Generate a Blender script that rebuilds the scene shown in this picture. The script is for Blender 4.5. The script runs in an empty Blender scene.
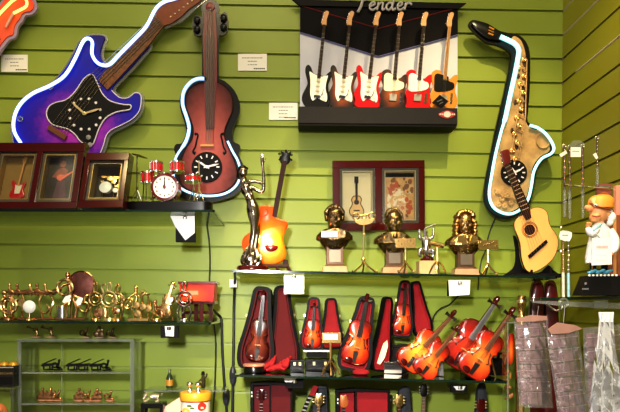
import bpy, bmesh, math, random
from mathutils import Vector, Matrix, Euler
rnd = random.Random(7)
scene = bpy.context.scene
col = scene.collection
PI = math.pi
# ------------------------------------------------------------------ camera
W, H, FPX = 620, 412, 606.0
CAM = Vector((0.0, -1.9, 1.5))
YAW, ROLL = math.radians(-1.0), math.radians(-0.55)
SHX, SHY = 0.0195, 104.0 / 620
cd = bpy.data.cameras.new('camera'); cam = bpy.data.objects.new('camera', cd); col.objects.link(cam)
cd.sensor_width = 36.0; cd.lens = 36.0 * FPX / W; cd.shift_x = SHX; cd.shift_y = SHY
cd.clip_start = 0.01
cam.matrix_world = Matrix.Translation(CAM) @ Matrix.Rotation(YAW, 4, 'Z') @ Matrix.Rotation(PI / 2, 4, 'X') @ Matrix.Rotation(-ROLL, 4, 'Z')
scene.camera = cam
CM = cam.matrix_world.to_3x3()
def P(px, py, Y):
    """the point of the plane y = Y that the photograph shows at (px, py)"""
    d = CM @ Vector(((px - W / 2) / FPX + SHX * W / FPX, -(py - H / 2) / FPX + SHY * W / FPX, -1.0))
    return CAM + d * ((Y - CAM.y) / d.y)
def mpp(Y): return (Y - CAM.y) / FPX
# ------------------------------------------------------------------ frames
def PX(Y):
    m = mpp(Y)
    def f(u, v, w):
        p = P(u, v, Y); p.y -= w * m; return p
    return f
def LF(ox, oy, Y, deg=0, s=1.0, lean=0, yaw=0):
    """local u right, v up, w toward the viewer; deg tilts v clockwise; base point at pixel (ox, oy)"""
    m = mpp(Y); c, si = math.cos(math.radians(deg)), math.sin(math.radians(deg))
    tl = math.tan(math.radians(lean)); cy, sy = math.cos(math.radians(yaw)), math.sin(math.radians(yaw))
    def f(u, v, w):
        uu = u * cy - w * sy; ww = w * cy + u * sy
        p = P(ox + s * (uu * c + v * si), oy + s * (uu * si - v * c), Y)
        p.y -= (ww - v * tl) * s * m
        return p
    return f
def smooth(pts, n=4, closed=True):
    out = []; N = len(pts)
    pts = [tuple(p) for p in pts]
    rng = range(N) if closed else range(N - 1)
    for i in rng:
        if closed: a, b, c_, d = pts[(i - 1) % N], pts[i], pts[(i + 1) % N], pts[(i + 2) % N]
        else: a, b, c_, d = pts[max(i - 1, 0)], pts[i], pts[i + 1], pts[min(i + 2, N - 1)]
        for k in range(n):
            t = k / n
            out.append(tuple(0.5 * ((2 * b[j]) + (-a[j] + c_[j]) * t + (2 * a[j] - 5 * b[j] + 4 * c_[j] - d[j]) * t * t + (-a[j] + 3 * b[j] - 3 * c_[j] + d[j]) * t ** 3) for j in range(len(b))))
    if not closed: out.append(pts[-1])
    return out
def inset(pts, d):
    """move an outline inwards (d > 0) along its normals"""
    N = len(pts); area = sum(pts[i][0] * pts[(i + 1) % N][1] - pts[(i + 1) % N][0] * pts[i][1] for i in range(N))
    sg = 1 if area > 0 else -1; out = []
    for i in range(N):
        ax, ay = pts[(i - 1) % N]; bx, by = pts[(i + 1) % N]
        tx, ty = bx - ax, by - ay; L = math.hypot(tx, ty) or 1
        out.append((pts[i][0] - sg * ty / L * d, pts[i][1] + sg * tx / L * d))
    return out
def circ(cx, cy, r, n=24, ry=None): return [(cx + r * math.cos(2 * PI * k / n), cy + (ry or r) * math.sin(2 * PI * k / n)) for k in range(n)]
# ------------------------------------------------------------------ mesh builder
class B:
    def __init__(s, fr): s.fr = fr; s.bm = bmesh.new()
    def v(s, u, v, w): return s.bm.verts.new(s.fr(u, v, w))
    def face(s, vs):
        try: return s.bm.faces.new(vs)
        except ValueError: return None
    def prism(s, pts, w0, w1):
        a = [s.v(p[0], p[1], w0) for p in pts]; b = [s.v(p[0], p[1], w1) for p in pts]
        s.face(a); s.face(b); n = len(pts)
        for i in range(n): s.face([a[i], a[(i + 1) % n], b[(i + 1) % n], b[i]])
        return s
    def rprism(s, pts, w0, w1, e):
        """a plate with rounded front and back edges"""
        i1, i2 = inset(pts, e * .3), inset(pts, e)
        return s.loft([[(p[0], p[1], w) for p in q] for q, w in ((i2, w0), (i1, w0 + e * .3), (pts, w0 + e), (pts, w1 - e), (i1, w1 - e * .3), (i2, w1))])
    def loft(s, rings, cap=True):
        R = [[s.v(*p) for p in r] for r in rings]; n = len(R[0])
        for a, b in zip(R, R[1:]):
            for i in range(n): s.face([a[i], a[(i + 1) % n], b[(i + 1) % n], b[i]])
        if cap: s.face(R[0]); s.face(R[-1])
        return s
    def dome(s, pts, w0, w1, h, cu=None):
        """plate from w0 to w1 with an arched front rising h"""
        n = len(pts); cx = sum(p[0] for p in pts) / n; cy = sum(p[1] for p in pts) / n
        rings = [[(p[0], p[1], w0) for p in pts], [(p[0], p[1], w1) for p in pts]]
        for k, hh in ((.93, .25), (.8, .6), (.55, .9), (.25, 1.0)):
            rings.append([(cx + (p[0] - cx) * k, cy + (p[1] - cy) * k, w1 + h * hh) for p in pts])
        return s.loft(rings)
    def rim(s, outer, inner, w0, w1):
        n = len(outer)
        a = [s.v(p[0], p[1], w0) for p in outer]; b = [s.v(p[0], p[1], w1) for p in outer]
        c = [s.v(p[0], p[1], w0) for p in inner]; d = [s.v(p[0], p[1], w1) for p in inner]
        for i in range(n):
            j = (i + 1) % n
            s.face([a[i], a[j], b[j], b[i]]); s.face([b[i], b[j], d[j], d[i]]); s.face([d[i], d[j], c[j], c[i]]); s.face([c[i], c[j], a[j], a[i]])
        return s
    def box(s, u0, u1, v0, v1, w0, w1): return s.prism([(u0, v0), (u1, v0), (u1, v1), (u0, v1)], w0, w1)
    def tube(s, pts, r, n=8, closed=False):
        pts = [Vector(p if len(p) == 3 else (p[0], p[1], 0)) for p in pts]; N = len(pts)
        rr = r if isinstance(r, (list, tuple)) else [r] * N
        ref = None; rings = []
        for i in range(N):
            a = pts[(i - 1) % N] if closed or i else pts[0]; b = pts[(i + 1) % N] if closed or i < N - 1 else pts[-1]
            t = (b - a); t = t.normalized() if t.length > 1e-9 else Vector((0, 1, 0))
            if ref is None:
                ref = Vector((0, 0, 1)) if abs(t.z) < .9 else Vector((1, 0, 0))
            x = ref - t * ref.dot(t)
            if x.length < 1e-6: x = t.orthogonal()
            x.normalize(); ref = x; y = t.cross(x)
            rings.append([tuple(pts[i] + x * rr[i] * math.cos(2 * PI * k / n) + y * rr[i] * math.sin(2 * PI * k / n)) for k in range(n)])
        if closed: rings.append(rings[0]); return s.loft(rings, False)
        return s.loft(rings)
    def ring(s, cx, cy, R, r, w=0, ry=None, n=24, m=6): return s.tube([(p[0], p[1], w) for p in circ(cx, cy, R, n, ry)], r, m, True)
    def cyl(s, p0, p1, r0, r1=None, n=12): return s.tube([p0, p1], [r0, r0 if r1 is None else r1], n)
    def ell(s, c, r, n=12, m=8):
        if not isinstance(r, (list, tuple)): r = (r, r, r)
        rings = []
        for j in range(m + 1):
            a = PI * j / m; k = max(math.sin(a), .02)
            rings.append([(c[0] + r[0] * k * math.cos(2 * PI * i / n), c[1] + r[1] * math.cos(a), c[2] + r[2] * k * math.sin(2 * PI * i / n)) for i in range(n)])
        return s.loft(rings)
    def lathe(s, cu, cw, prof, n=20):
        return s.loft([[(cu + r * math.cos(2 * PI * k / n), v, cw + r * math.sin(2 * PI * k / n)) for k in range(n)] for r, v in prof])
    def wlathe(s, cu, cv, prof, n=28):
        """turned about the viewing axis: prof = [(radius, w)]"""
        return s.loft([[(cu + r * math.cos(2 * PI * k / n), cv + r * math.sin(2 * PI * k / n), w) for k in range(n)] for r, w in prof])
    def build(s, name, mat, parent=None, flat=False, bevel=0, remesh=0, sub=0, angle=40):
        bmesh.ops.recalc_face_normals(s.bm, faces=s.bm.faces)
        me = bpy.data.meshes.new(name); org = ROOTLOC.get(parent.name, Vector((0, 0, 0))) if parent else Vector((0, 0, 0))
        if org.length: bmesh.ops.translate(s.bm, verts=s.bm.verts, vec=-org)
        s.bm.to_mesh(me); s.bm.free(); me.materials.append(mat)
        if not flat:
            for p in me.polygons: p.use_smooth = True
            if not remesh: me.set_sharp_from_angle(angle=math.radians(angle))
        o = bpy.data.objects.new(name, me); col.objects.link(o)
        if parent: o.parent = parent; ROOTLOC[o.name] = org
        if remesh:
            m = o.modifiers.new('remesh', 'REMESH'); m.mode = 'VOXEL'; m.voxel_size = remesh; m.use_smooth_shade = True
            m = o.modifiers.new('smooth', 'SMOOTH'); m.factor = .5; m.iterations = 2
        if bevel:
            m = o.modifiers.new('bevel', 'BEVEL'); m.width = bevel; m.segments = 2; m.limit_method = 'ANGLE'; m.harden_normals = True
        if sub:
            m = o.modifiers.new('sub', 'SUBSURF'); m.levels = sub; m.render_levels = sub
        return o
ROOTLOC = {}
LOWZ = P(300, 468, -.2).z        # the dark ledge below the picture
def BOTY(Y, x=300):
    a, b = P(x, 400, Y).z, P(x, 500, Y).z
    return 400 + 100 * (a - LOWZ) / (a - b)
def tag(o, label=None, cat=None, group=None, kind=None):
    if label: o['label'] = label
    if cat: o['category'] = cat
    if group: o['group'] = group
    if kind: o['kind'] = kind
    return o
def thing(name, label, cat, loc, group=None):
    """an Empty at the thing's base; loc = (px, py, Y)"""
    o = bpy.data.objects.new(name, None); col.objects.link(o); o.location = P(*loc); o.empty_display_size = .02
    ROOTLOC[o.name] = o.location.copy()
    return tag(o, label, cat, group)
def descend(o):
    out = [o]
    for c in o.children: out += descend(c)
    return out
def settle(root, shelf, gap=0.0006):
    """lower or raise a thing until it stands on its shelf"""
    zs = []
    org = ROOTLOC.get(root.name, Vector((0, 0, 0))) if root.type == 'EMPTY' else Vector((0, 0, 0))
    lo = None
    for o in descend(root):
        if o.type == 'MESH':
            for v in o.data.vertices:
                p = v.co + org
                d = p.z - shelf(p.x)
                lo = d if lo is None else min(lo, d)
    if root.type == 'EMPTY': root.location.z -= lo - gap
    else: root.location.z -= lo - gap
    return root
# ------------------------------------------------------------------ materials
def lin(c):
    f = lambda x: x / 12.92 if x <= .04045 else ((x + .055) / 1.055) ** 2.4
    return tuple(f(x / 255) for x in c) + (1.0,)
def M(name, rgb, rough=.5, metal=0, noise=0, scale=30, coat=0, emit=None, es=0, spec=.5, bump=0, rgb2=None):
    m = bpy.data.materials.new(name); m.use_nodes = True; nt = m.node_tree; b = nt.nodes['Principled BSDF']
    b.inputs['Roughness'].default_value = rough; b.inputs['Metallic'].default_value = metal
    b.inputs['Coat Weight'].default_value = coat; b.inputs['Coat Roughness'].default_value = .05
    b.inputs['Specular IOR Level'].default_value = spec
    tc = nt.nodes.new('ShaderNodeTexCoord'); nz = nt.nodes.new('ShaderNodeTexNoise'); nz.inputs['Scale'].default_value = scale; nz.inputs['Detail'].default_value = 3
    nt.links.new(tc.outputs['Object'], nz.inputs['Vector'])
    mx = nt.nodes.new('ShaderNodeMix'); mx.data_type = 'RGBA'
    c = lin(rgb)
    mx.inputs[6].default_value = tuple(x * (1 - noise) for x in c[:3]) + (1,)
    mx.inputs[7].default_value = lin(rgb2) if rgb2 else tuple(min(1, x * (1 + noise)) for x in c[:3]) + (1,)
    nt.links.new(nz.outputs['Fac'], mx.inputs[0]); nt.links.new(mx.outputs[2], b.inputs['Base Color'])
    if bump:
        bp = nt.nodes.new('ShaderNodeBump'); bp.inputs['Strength'].default_value = bump; bp.inputs['Distance'].default_value = .002
        nt.links.new(nz.outputs['Fac'], bp.inputs['Height']); nt.links.new(bp.outputs['Normal'], b.inputs['Normal'])
    if emit: b.inputs['Emission Color'].default_value = lin(emit); b.inputs['Emission Strength'].default_value = es
    return m
def burst(name, stops, cx=.5, cz=.5, sx=1, sz=1, rough=.3, coat=.35, emit=0, grain=.12, spec=.4):
    """colours spreading from a centre of the part: stops = [(position, rgb)]"""
    m = bpy.data.materials.new(name); m.use_nodes = True; nt = m.node_tree; b = nt.nodes['Principled BSDF']; N = nt.nodes.new; L = nt.links.new
    b.inputs['Roughness'].default_value = rough; b.inputs['Coat Weight'].default_value = coat; b.inputs['Coat Roughness'].default_value = .08; b.inputs['Specular IOR Level'].default_value = spec
    tc = N('ShaderNodeTexCoord'); mp = N('ShaderNodeMapping'); mp.inputs['Location'].default_value = (-cx * sx, 0, -cz * sz); mp.inputs['Scale'].default_value = (sx, 0, sz)
    ln = N('ShaderNodeVectorMath'); ln.operation = 'LENGTH'; nz = N('ShaderNodeTexNoise'); nz.inputs['Scale'].default_value = 60
    ad = N('ShaderNodeMath'); ad.operation = 'MULTIPLY_ADD'; ad.inputs[1].default_value = grain
    cr = N('ShaderNodeValToRGB'); e = cr.color_ramp.elements
    L(tc.outputs['Generated'], mp.inputs[0]); L(mp.outputs[0], ln.inputs[0]); L(tc.outputs['Object'], nz.inputs['Vector'])
    L(nz.outputs['Fac'], ad.inputs[0]); L(ln.outputs['Value'], ad.inputs[2]); L(ad.outputs[0], cr.inputs[0])
    while len(e) < len(stops): e.new(.5)
    for k, (p, c) in enumerate(stops): e[k].position = p; e[k].color = lin(c)
    L(cr.outputs[0], b.inputs['Base Color'])
    if emit: L(cr.outputs[0], b.inputs['Emission Color']); b.inputs['Emission Strength'].default_value = emit
    return m
def clear(name, tint, refl=.5, rough=.02, solid=0.0, crumple=0):
    """thin clear plastic or glass"""
    m = bpy.data.materials.new(name); m.use_nodes = True; nt = m.node_tree; nt.nodes.clear(); N = nt.nodes.new; L = nt.links.new
    out = N('ShaderNodeOutputMaterial'); tr = N('ShaderNodeBsdfTransparent'); tr.inputs[0].default_value = lin(tint)
    gl = N('ShaderNodeBsdfGlossy'); gl.inputs['Roughness'].default_value = rough; df = N('ShaderNodeBsdfDiffuse'); df.inputs[0].default_value = lin((215, 215, 215))
    fr = N('ShaderNodeFresnel'); fr.inputs['IOR'].default_value = 1.45
    mu = N('ShaderNodeMath'); mu.operation = 'MULTIPLY'; mu.inputs[1].default_value = refl; mu.use_clamp = True
    mx = N('ShaderNodeMixShader'); m2 = N('ShaderNodeMixShader'); m2.inputs[0].default_value = solid
    L(fr.outputs[0], mu.inputs[0]); L(mu.outputs[0], mx.inputs[0]); L(tr.outputs[0], m2.inputs[1]); L(df.outputs[0], m2.inputs[2])
    if crumple:
        tc = N('ShaderNodeTexCoord'); nz = N('ShaderNodeTexNoise'); nz.inputs['Scale'].default_value = crumple; nz.inputs['Detail'].default_value = 2; bp = N('ShaderNodeBump'); bp.inputs['Strength'].default_value = 1; bp.inputs['Distance'].default_value = .006
        L(tc.outputs['Object'], nz.inputs['Vector']); L(nz.outputs['Fac'], bp.inputs['Height']); L(bp.outputs['Normal'], gl.inputs['Normal']); L(bp.outputs['Normal'], fr.inputs['Normal'])
    L(m2.outputs[0], mx.inputs[1]); L(gl.outputs[0], mx.inputs[2]); L(mx.outputs[0], out.inputs[0])
    return m
def glow(name, core, strength):
    m = bpy.data.materials.new(name); m.use_nodes = True; nt = m.node_tree; b = nt.nodes['Principled BSDF']; N = nt.nodes.new; L = nt.links.new
    lw = N('ShaderNodeLayerWeight'); lw.inputs[0].default_value = .4; cr = N('ShaderNodeValToRGB')
    cr.color_ramp.elements[0].color = lin(core[0]); cr.color_ramp.elements[1].color = lin(core[1])
    L(lw.outputs['Facing'], cr.inputs[0]); L(cr.outputs[0], b.inputs['Emission Color']); L(cr.outputs[0], b.inputs['Base Color'])
    b.inputs['Emission Strength'].default_value = strength
    return m
m_blk = M('black_gloss', (10, 9, 10), .25, coat=0, noise=.2, spec=.4)
m_blkmat = M('black_matte', (18, 16, 16), .6, noise=.25, spec=.15)
m_case = M('case_black', (11, 10, 11), .5, noise=.3, spec=.15)
m_char = M('charcoal_board', (40, 38, 40), .6, noise=.15, spec=.15)
m_white = M('white_card', (238, 236, 230), .6, noise=.03)
m_whitegl = M('white_gloss', (240, 240, 238), .25, noise=.03, coat=.4)
m_ink = M('grey_print', (120, 118, 122), .7)
m_gold = M('polished_gold', (226, 192, 130), .2, 1, noise=.2, scale=120)
m_goldp = M('pale_gold', (240, 218, 166), .28, 1, noise=.15, scale=80)
m_copper = M('copper_gold', (196, 146, 104), .2, 1, noise=.35, scale=70)
m_bronze = M('dark_bronze', (92, 74, 50), .26, 1, noise=.35, scale=110, rgb2=(172, 146, 100), bump=.5)
m_bronze2 = M('aged_bronze', (70, 57, 42), .27, 1, noise=.3, scale=110, rgb2=(146, 122, 88), bump=.5)
m_pewter = M('dark_pewter', (140, 128, 116), .2, 1, noise=.35, scale=60, rgb2=(196, 184, 170))
m_silver = M('silver', (215, 214, 220), .16, 1, noise=.1)
m_chrome = M('chrome', (228, 228, 232), .08, 1)
m_steel = M('brushed_steel', (178, 176, 172), .32, 1, noise=.1)
m_mahog = M('mahogany', (64, 9, 7), .14, noise=.35, scale=14, coat=.0, spec=.4)
m_redvel = M('red_velvet', (150, 9, 24), .8, noise=.2, scale=60)
m_dkred = M('dark_red_lining', (98, 6, 15), .8, noise=.2, scale=60)
m_red = M('red_lacquer', (196, 20, 30), .2, coat=.7, noise=.08)
m_wood = M('maple', (206, 150, 86), .4, noise=.15, scale=25, coat=.3)
m_rose = M('rosewood', (50, 24, 17), .5, noise=.3, scale=40, spec=.15)
m_glass = clear('shelf_glass', (236, 246, 240), .9)
m_dkglass = clear('dark_reflection_glass', (92, 100, 88), 3.2)  # dark tint stands in for the dark reflections on the lower shelf
m_glassedge = M('glass_edge', (12, 36, 26), .12, coat=.5, noise=.2)
m_acryl = clear('clear_acrylic', (246, 248, 246), .8)
m_acrylw = clear('hazy_acrylic', (238, 242, 236), .8, .08, .13)
m_cable = M('black_cable', (16, 16, 16), .5)
# ------------------------------------------------------------------ setting
def wallmat(name, c1, c2, scale):
    m = bpy.data.materials.new(name); m.use_nodes = True; nt = m.node_tree; b = nt.nodes['Principled BSDF']; N = nt.nodes.new; L = nt.links.new
    b.inputs['Roughness'].default_value = .42; b.inputs['Specular IOR Level'].default_value = .35
    tc = N('ShaderNodeTexCoord'); n1 = N('ShaderNodeTexNoise'); n1.inputs['Scale'].default_value = scale; n1.inputs['Detail'].default_value = 4
    n2 = N('ShaderNodeTexNoise'); n2.inputs['Scale'].default_value = 220
    cr = N('ShaderNodeValToRGB'); cr.color_ramp.elements[0].position = .35; cr.color_ramp.elements[1].position = .65
    cr.color_ramp.elements[0].color = lin(c1); cr.color_ramp.elements[1].color = lin(c2)
    bp = N('ShaderNodeBump'); bp.inputs['Strength'].default_value = .06; bp.inputs['Distance'].default_value = .001
    L(tc.outputs['Object'], n1.inputs['Vector']); L(tc.outputs['Object'], n2.inputs['Vector']); L(n1.outputs['Fac'], cr.inputs[0])
    L(cr.outputs[0], b.inputs['Base Color']); L(n2.outputs['Fac'], bp.inputs['Height']); L(bp.outputs['Normal'], b.inputs['Normal'])
    return m
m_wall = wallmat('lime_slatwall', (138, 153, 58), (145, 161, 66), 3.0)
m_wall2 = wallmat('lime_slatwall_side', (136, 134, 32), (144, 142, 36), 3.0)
SLAT = 24.15 * mpp(0)
Z0 = P(564, 35.3, 0).z                      # a groove at the corner
XR = P(561.5, 150, 0).x                     # corner of the two walls
def slat_profile():
    """(z, depth) of a slatwall section, bottom to top"""
    pts = []; k0 = -math.floor((Z0 - .02) / SLAT)
    z = Z0 + k0 * SLAT
    pts.append((0.0, 0))
    while z < 3.0:
        g = .0036
        if z > .02: pts += [(z - g, 0), (z - g - .001, .007), (z + g + .005, .009), (z + g, .0045), (z + g, 0)]
        z += SLAT
    pts.append((3.05, 0)); return pts
wb = bmesh.new(); pr = slat_profile()
def strip(bm, pts):
    R = [[bm.verts.new(a) for a in pp] for pp in pts]
    for p, q in zip(R, R[1:]): bm.faces.new([p[0], p[1], q[1], q[0]])
def finish(bm, name, mat, kind='structure'):
    bmesh.ops.recalc_face_normals(bm, faces=bm.faces)
    me = bpy.data.meshes.new(name); bm.to_mesh(me); bm.free(); me.materials.append(mat)
    o = bpy.data.objects.new(name, me); col.objects.link(o)
    if kind: o['kind'] = kind
    return o
strip(wb, [[(-1.6, d, z), (XR + .002, d, z)] for z, d in pr])
o = finish(wb, 'wall_back', m_wall)
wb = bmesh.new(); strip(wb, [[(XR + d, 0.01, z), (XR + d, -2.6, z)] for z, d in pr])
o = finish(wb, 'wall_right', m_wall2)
# bright metal inserts in two of the grooves on the right wall
def rail(n, z, y0, y1):
    b = bmesh.new()
    for a in (0,): strip(b, [[(XR + .001, y0, z - .003), (XR + .001, y1, z - .003)], [(XR - .0022, y0, z), (XR - .0022, y1, z)], [(XR + .001, y0, z + .0045), (XR + .001, y1, z + .0045)]])
    finish(b, 'trim_%d' % n, M('pale_insert', (206, 192, 176), .5, .2))
rail(1, Z0, -.004, -.5); rail(2, Z0 + SLAT, -.004, -.5); rail(3, Z0 - 2 * SLAT, -.09, -.4)
b = bmesh.new(); strip(b, [[(-1.6, .02, 0), (XR + .02, .02, 0)], [(-1.6, -3, 0), (XR + .02, -3, 0)]]); finish(b, 'floor', M('floor_tile', (120, 108, 92), .5, noise=.15, scale=6))
# ------------------------------------------------------------------ shelves
YF = -0.28
def glass_shelf(name, label, A, Bq, yb=-0.012, yf=YF, t=.006, gm=None, group='glass shelves on the back wall', hz=True):
    """A, Bq: pixels of the upper front corners"""
    a, b = P(A[0], A[1], yf), P(Bq[0], Bq[1], yf)
    r = bpy.data.objects.new(name, None); col.objects.link(r); r.location = a; ROOTLOC[r.name] = a.copy(); tag(r, label, 'shelf', group)
    sl = (b.z - a.z) / (b.x - a.x); top = lambda x: a.z + sl * (x - a.x)
    def f(u, v, w): return Vector((u, w, v + top(u)))
    B(f).box(a.x, b.x, -t, 0, yb, yf + .004).build('glass_pane', gm or m_glass, r)
    B(f).box(a.x, b.x, -t, 0, yf, yf + .0045).build('front_edge', m_glassedge, r)
    B(f).box(b.x - .004, b.x + .0005, -t, 0, yb, yf).build('side_edge', m_glassedge, r)
    return r, top
sh_tl, top_tl = glass_shelf('glass_shelf', 'glass shelf at upper left holding framed shadow boxes and a red drum kit', (-140, 209.2), (214.5, 209.8))
sh_ml, top_ml = glass_shelf('glass_shelf', 'glass shelf at left crowded with golden musician figurines', (-140, 319.6), (210.5, 322.4))
sh_mc, top_mc = glass_shelf('glass_shelf', 'glass shelf in the centre carrying three bronze busts', (232, 269.8), (557, 276.4))
sh_lc, top_lc = glass_shelf('glass_shelf', 'glossy glass shelf, tinted dark for its reflections, holding violins and open violin cases', (235, 374.6), (507, 381.4), gm=m_dkglass)
# dark shine of the lower centre shelf
def shelf_bracket(label, px0, px1, py0, py1, shelf, flap=None, Y=-.10):
    r = thing('shelf_bracket', label, 'bracket', ((px0 + px1) / 2, py0, Y), 'brackets under the glass shelves')
    f = PX(Y)
    yt = min(py0, py1)
    B(f).box(px0, px1, py0, py1, -4, 0).build('plate', m_blkmat, r, bevel=.001)
    B(f).box((px0 + px1) / 2 - 3, (px0 + px1) / 2 + 3, py0, py0 + 6, -.1 / mpp(Y) + 2, -4).build('arm', m_steel, r)
    if flap: B(f).prism(flap, .5, 1.5).build('white_flap', m_whitegl, r)
    B(f).cyl(((px0 + px1) / 2, py0 + .6, 3), ((px0 + px1) / 2, py0 + 3.6, 3), 2.2, n=10).build('clamp_screw', m_chrome, r)
    return r
shelf_bracket('dark bracket with a crumpled white tag below the drum kit', 175.5, 195.5, 216, 242, top_tl, [(170.5, 216), (195, 216), (195, 233), (185.5, 240.5), (175, 226)], Y=-.22)
shelf_bracket('small dark bracket with bright plate below the golden figurines', 160.5, 178.5, 326, 338, top_ml, [(165, 326), (174.5, 326), (174, 336.5), (166, 336)], Y=-.24)
shelf_bracket('bracket with pale square plate below the amber guitar lamp', 284, 304, 274.5, 294, top_mc, [(284, 274.5), (304, 274.5), (304, 294), (284, 294)], Y=-.23)
shelf_bracket('bracket with glaring white plate below the long haired bust', 448, 470, 281, 296, top_mc, [(448, 280), (470, 280), (469, 295), (449, 296)], Y=-.23)
shelf_bracket('black and chrome bracket above the open black guitar case', 286, 303.5, 379, 388.5, top_lc, [(284, 378), (297, 378), (292, 382), (285, 382)], Y=-.22)
shelf_bracket('grey metal bracket above the yellow patch of wall', 451, 467.5, 385, 392.5, top_lc, [(453, 386), (465, 386), (463, 390), (456, 390)], Y=-.22)
# ------------------------------------------------------------------ light
def area(name, loc, tgt, size, energy, colr, sy=None):
    d = bpy.data.lights.new(name, 'AREA'); d.size = size; d.energy = energy; d.color = colr
    if sy: d.shape = 'RECTANGLE'; d.size_y = sy
    o = bpy.data.objects.new(name, d); col.objects.link(o); o.location = loc
    o.rotation_euler = (Vector(tgt) - Vector(loc)).to_track_quat('-Z', 'Y').to_euler(); return o
def spot(name, loc, tgt, energy, colr, ang, blend=.6, r=.03):
    d = bpy.data.lights.new(name, 'SPOT'); d.energy = energy; d.color = colr; d.spot_size = math.radians(ang); d.spot_blend = blend; d.shadow_soft_size = r
    o = bpy.data.objects.new(name, d); col.objects.link(o); o.location = loc
    o.rotation_euler = (Vector(tgt) - Vector(loc)).to_track_quat('-Z', 'Y').to_euler(); return o
spot('flash', (-.14, -2.05, 1.74), (.06, 0, 1.12), 165, (1, .99, .97), 68, blend=1.0, r=.05)
area('shop_fill', (.0, -2.6, 2.3), (0, 0, 1.3), .5, 9, (1, .94, .84))
spot('halogen_left', (-.72, -.92, 3.0), (-.66, 0, 1.50), 34, (1, .78, .38), 52, r=.012)
spot('halogen_mid', (.00, -.92, 3.0), (.08, 0, 1.12), 42, (1, .76, .34), 48, r=.012)
spot('right_fill', (.55, -.92, 3.0), (.50, -.05, 1.50), 74, (1, .78, .40), 58, r=.012)  # added spot that lifts the dark upper right
area('top_fill', (.0, -1.35, 3.15), (.02, 0, 2.25), 1.3, 15.5, (1, .84, .52), sy=.15)  # added strip of light that brightens the top of the wall
spot('side_fill', (.15, -1.7, 2.35), (.82, -.4, 1.42), 55, (1, .93, .8), 40, r=.02)  # added spot that brightens the side shelf and its figurine
spot('halogen_low', (-.22, -1.5, 1.95), (.14, 0, 1.18), 58, (1, .84, .48), 36, r=.012)
w = bpy.data.worlds.new('shop'); scene.world = w; w.use_nodes = True; nt = w.node_tree; N = nt.nodes.new; L = nt.links.new
bg = nt.nodes['Background']; tc = N('ShaderNodeTexCoord'); vo = N('ShaderNodeTexNoise'); vo.inputs['Scale'].default_value = 5.5; vo.inputs['Detail'].default_value = 2
cr = N('ShaderNodeValToRGB'); e = cr.color_ramp.elements; e[0].position = .56; e[0].color = (.11, .10, .085, 1); e[1].position = .66; e[1].color = (3.2, 2.7, 2.0, 1)  # bright noise blobs made up for the metals to reflect
L(tc.outputs['Generated'], vo.inputs['Vector']); L(vo.outputs['Fac'], cr.inputs[0]); L(cr.outputs[0], bg.inputs['Color']); bg.inputs['Strength'].default_value = .9
scene.view_settings.view_transform = 'Standard'; scene.view_settings.look = 'None'; scene.view_settings.exposure = -.02; scene.view_settings.gamma = .86
# ------------------------------------------------------------------ neon guitar clock
m_neonb = glow('blue_white_neon', ((214, 232, 255), (80, 130, 255)), 1.7)
m_neonc = glow('cyan_white_neon', ((196, 246, 246), (40, 180, 190)), 1.25)
m_neono = glow('orange_neon', ((255, 226, 130), (255, 120, 40)), 1.6)
m_board = burst('blue_violet_print', [(.0, (206, 60, 190)), (.22, (160, 46, 190)), (.40, (52, 26, 170)), (.52, (24, 26, 178)), (.8, (30, 26, 120))], cx=.48, cz=.30, sx=1.05, sz=1.3, rough=.5, coat=0, spec=.2)
m_clearedge = clear('clear_backing', (226, 230, 240), 1.0, .05, .25)
m_lens = M('print_gold', (196, 150, 80), .5, noise=.2)
def clock(r, f, cx, cy, R, w, h1, h2, face, tick, dots=True, n=12, rt=.72):
    c = B(f).wlathe(cx, cy, [(R, w), (R, w + 1.2), (R * .97, w + 1.6), (.05, w + 1.6)]).build('clock_face', face, r)
    b = B(f)
    for k in range(n):
        a = 2 * PI * k / n; x, y = cx + R * rt * math.sin(a), cy - R * rt * math.cos(a)
        if dots: b.wlathe(x, y, [(1.25, w + 1.5), (1.1, w + 2.1), (.05, w + 2.2)], 8)
        else:
            dx, dy = math.sin(a), -math.cos(a); l = R * .1
            b.prism([(x - dx * l - dy * .6, y - dy * l + dx * .6), (x + dx * l - dy * .6, y + dy * l + dx * .6), (x + dx * l + dy * .6, y + dy * l - dx * .6), (x - dx * l + dy * .6, y - dy * l - dx * .6)], w + 1.5, w + 2)
    b.build('hour_marks', tick, c)
    for hx, hy in (h1, h2):
        dx, dy = hx - cx, hy - cy; l = math.hypot(dx, dy); dx /= l; dy /= l
        B(f).prism([(cx - dx * 3 - dy * .7, cy - dy * 3 + dx * .7), (cx + dx * l * .6 - dy * 1.0, cy + dy * l * .6 + dx * 1.0), (hx, hy), (cx + dx * l * .6 + dy * 1.0, cy + dy * l * .6 - dx * 1.0), (cx - dx * 3 + dy * .7, cy - dy * 3 - dx * .7)], w + 2.4, w + 2.9).build('clock_hand', tick, c)
    B(f).wlathe(cx, cy, [(1.6, w + 1.5), (1.6, w + 3.4), (.05, w + 3.6)], 12).build('hand_hub', tick, c)
    return c
f = PX(-.035)
r = thing('neon_guitar_clock', 'large blue and purple electric guitar neon clock hung tilted on the wall', 'clock', (70, 120, -.035), 'neon instrument clocks')
body = smooth([(15.5, 142), (14, 125), (20.5, 107), (33.5, 94), (51, 86.5), (63, 75), (73, 60), (80.5, 45), (88, 38.5), (97, 37.2), (106, 38.5), (104, 45), (101.5, 54), (103.5, 62), (109, 66), (115, 63), (124, 53), (137, 39), (150, 26.5)], 3, False)
neck_low = [(150, 49), (132, 69), (115, 86.5)]
low = smooth([(113, 92), (120.6, 99), (129, 99.5), (136, 94.5), (141.3, 96), (142.3, 102), (140.5, 112), (134, 120), (123.5, 126), (113, 131), (107.5, 137), (104.6, 147), (98, 160), (82, 168), (58, 170), (36, 164), (21, 154)], 3, False)
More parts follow.
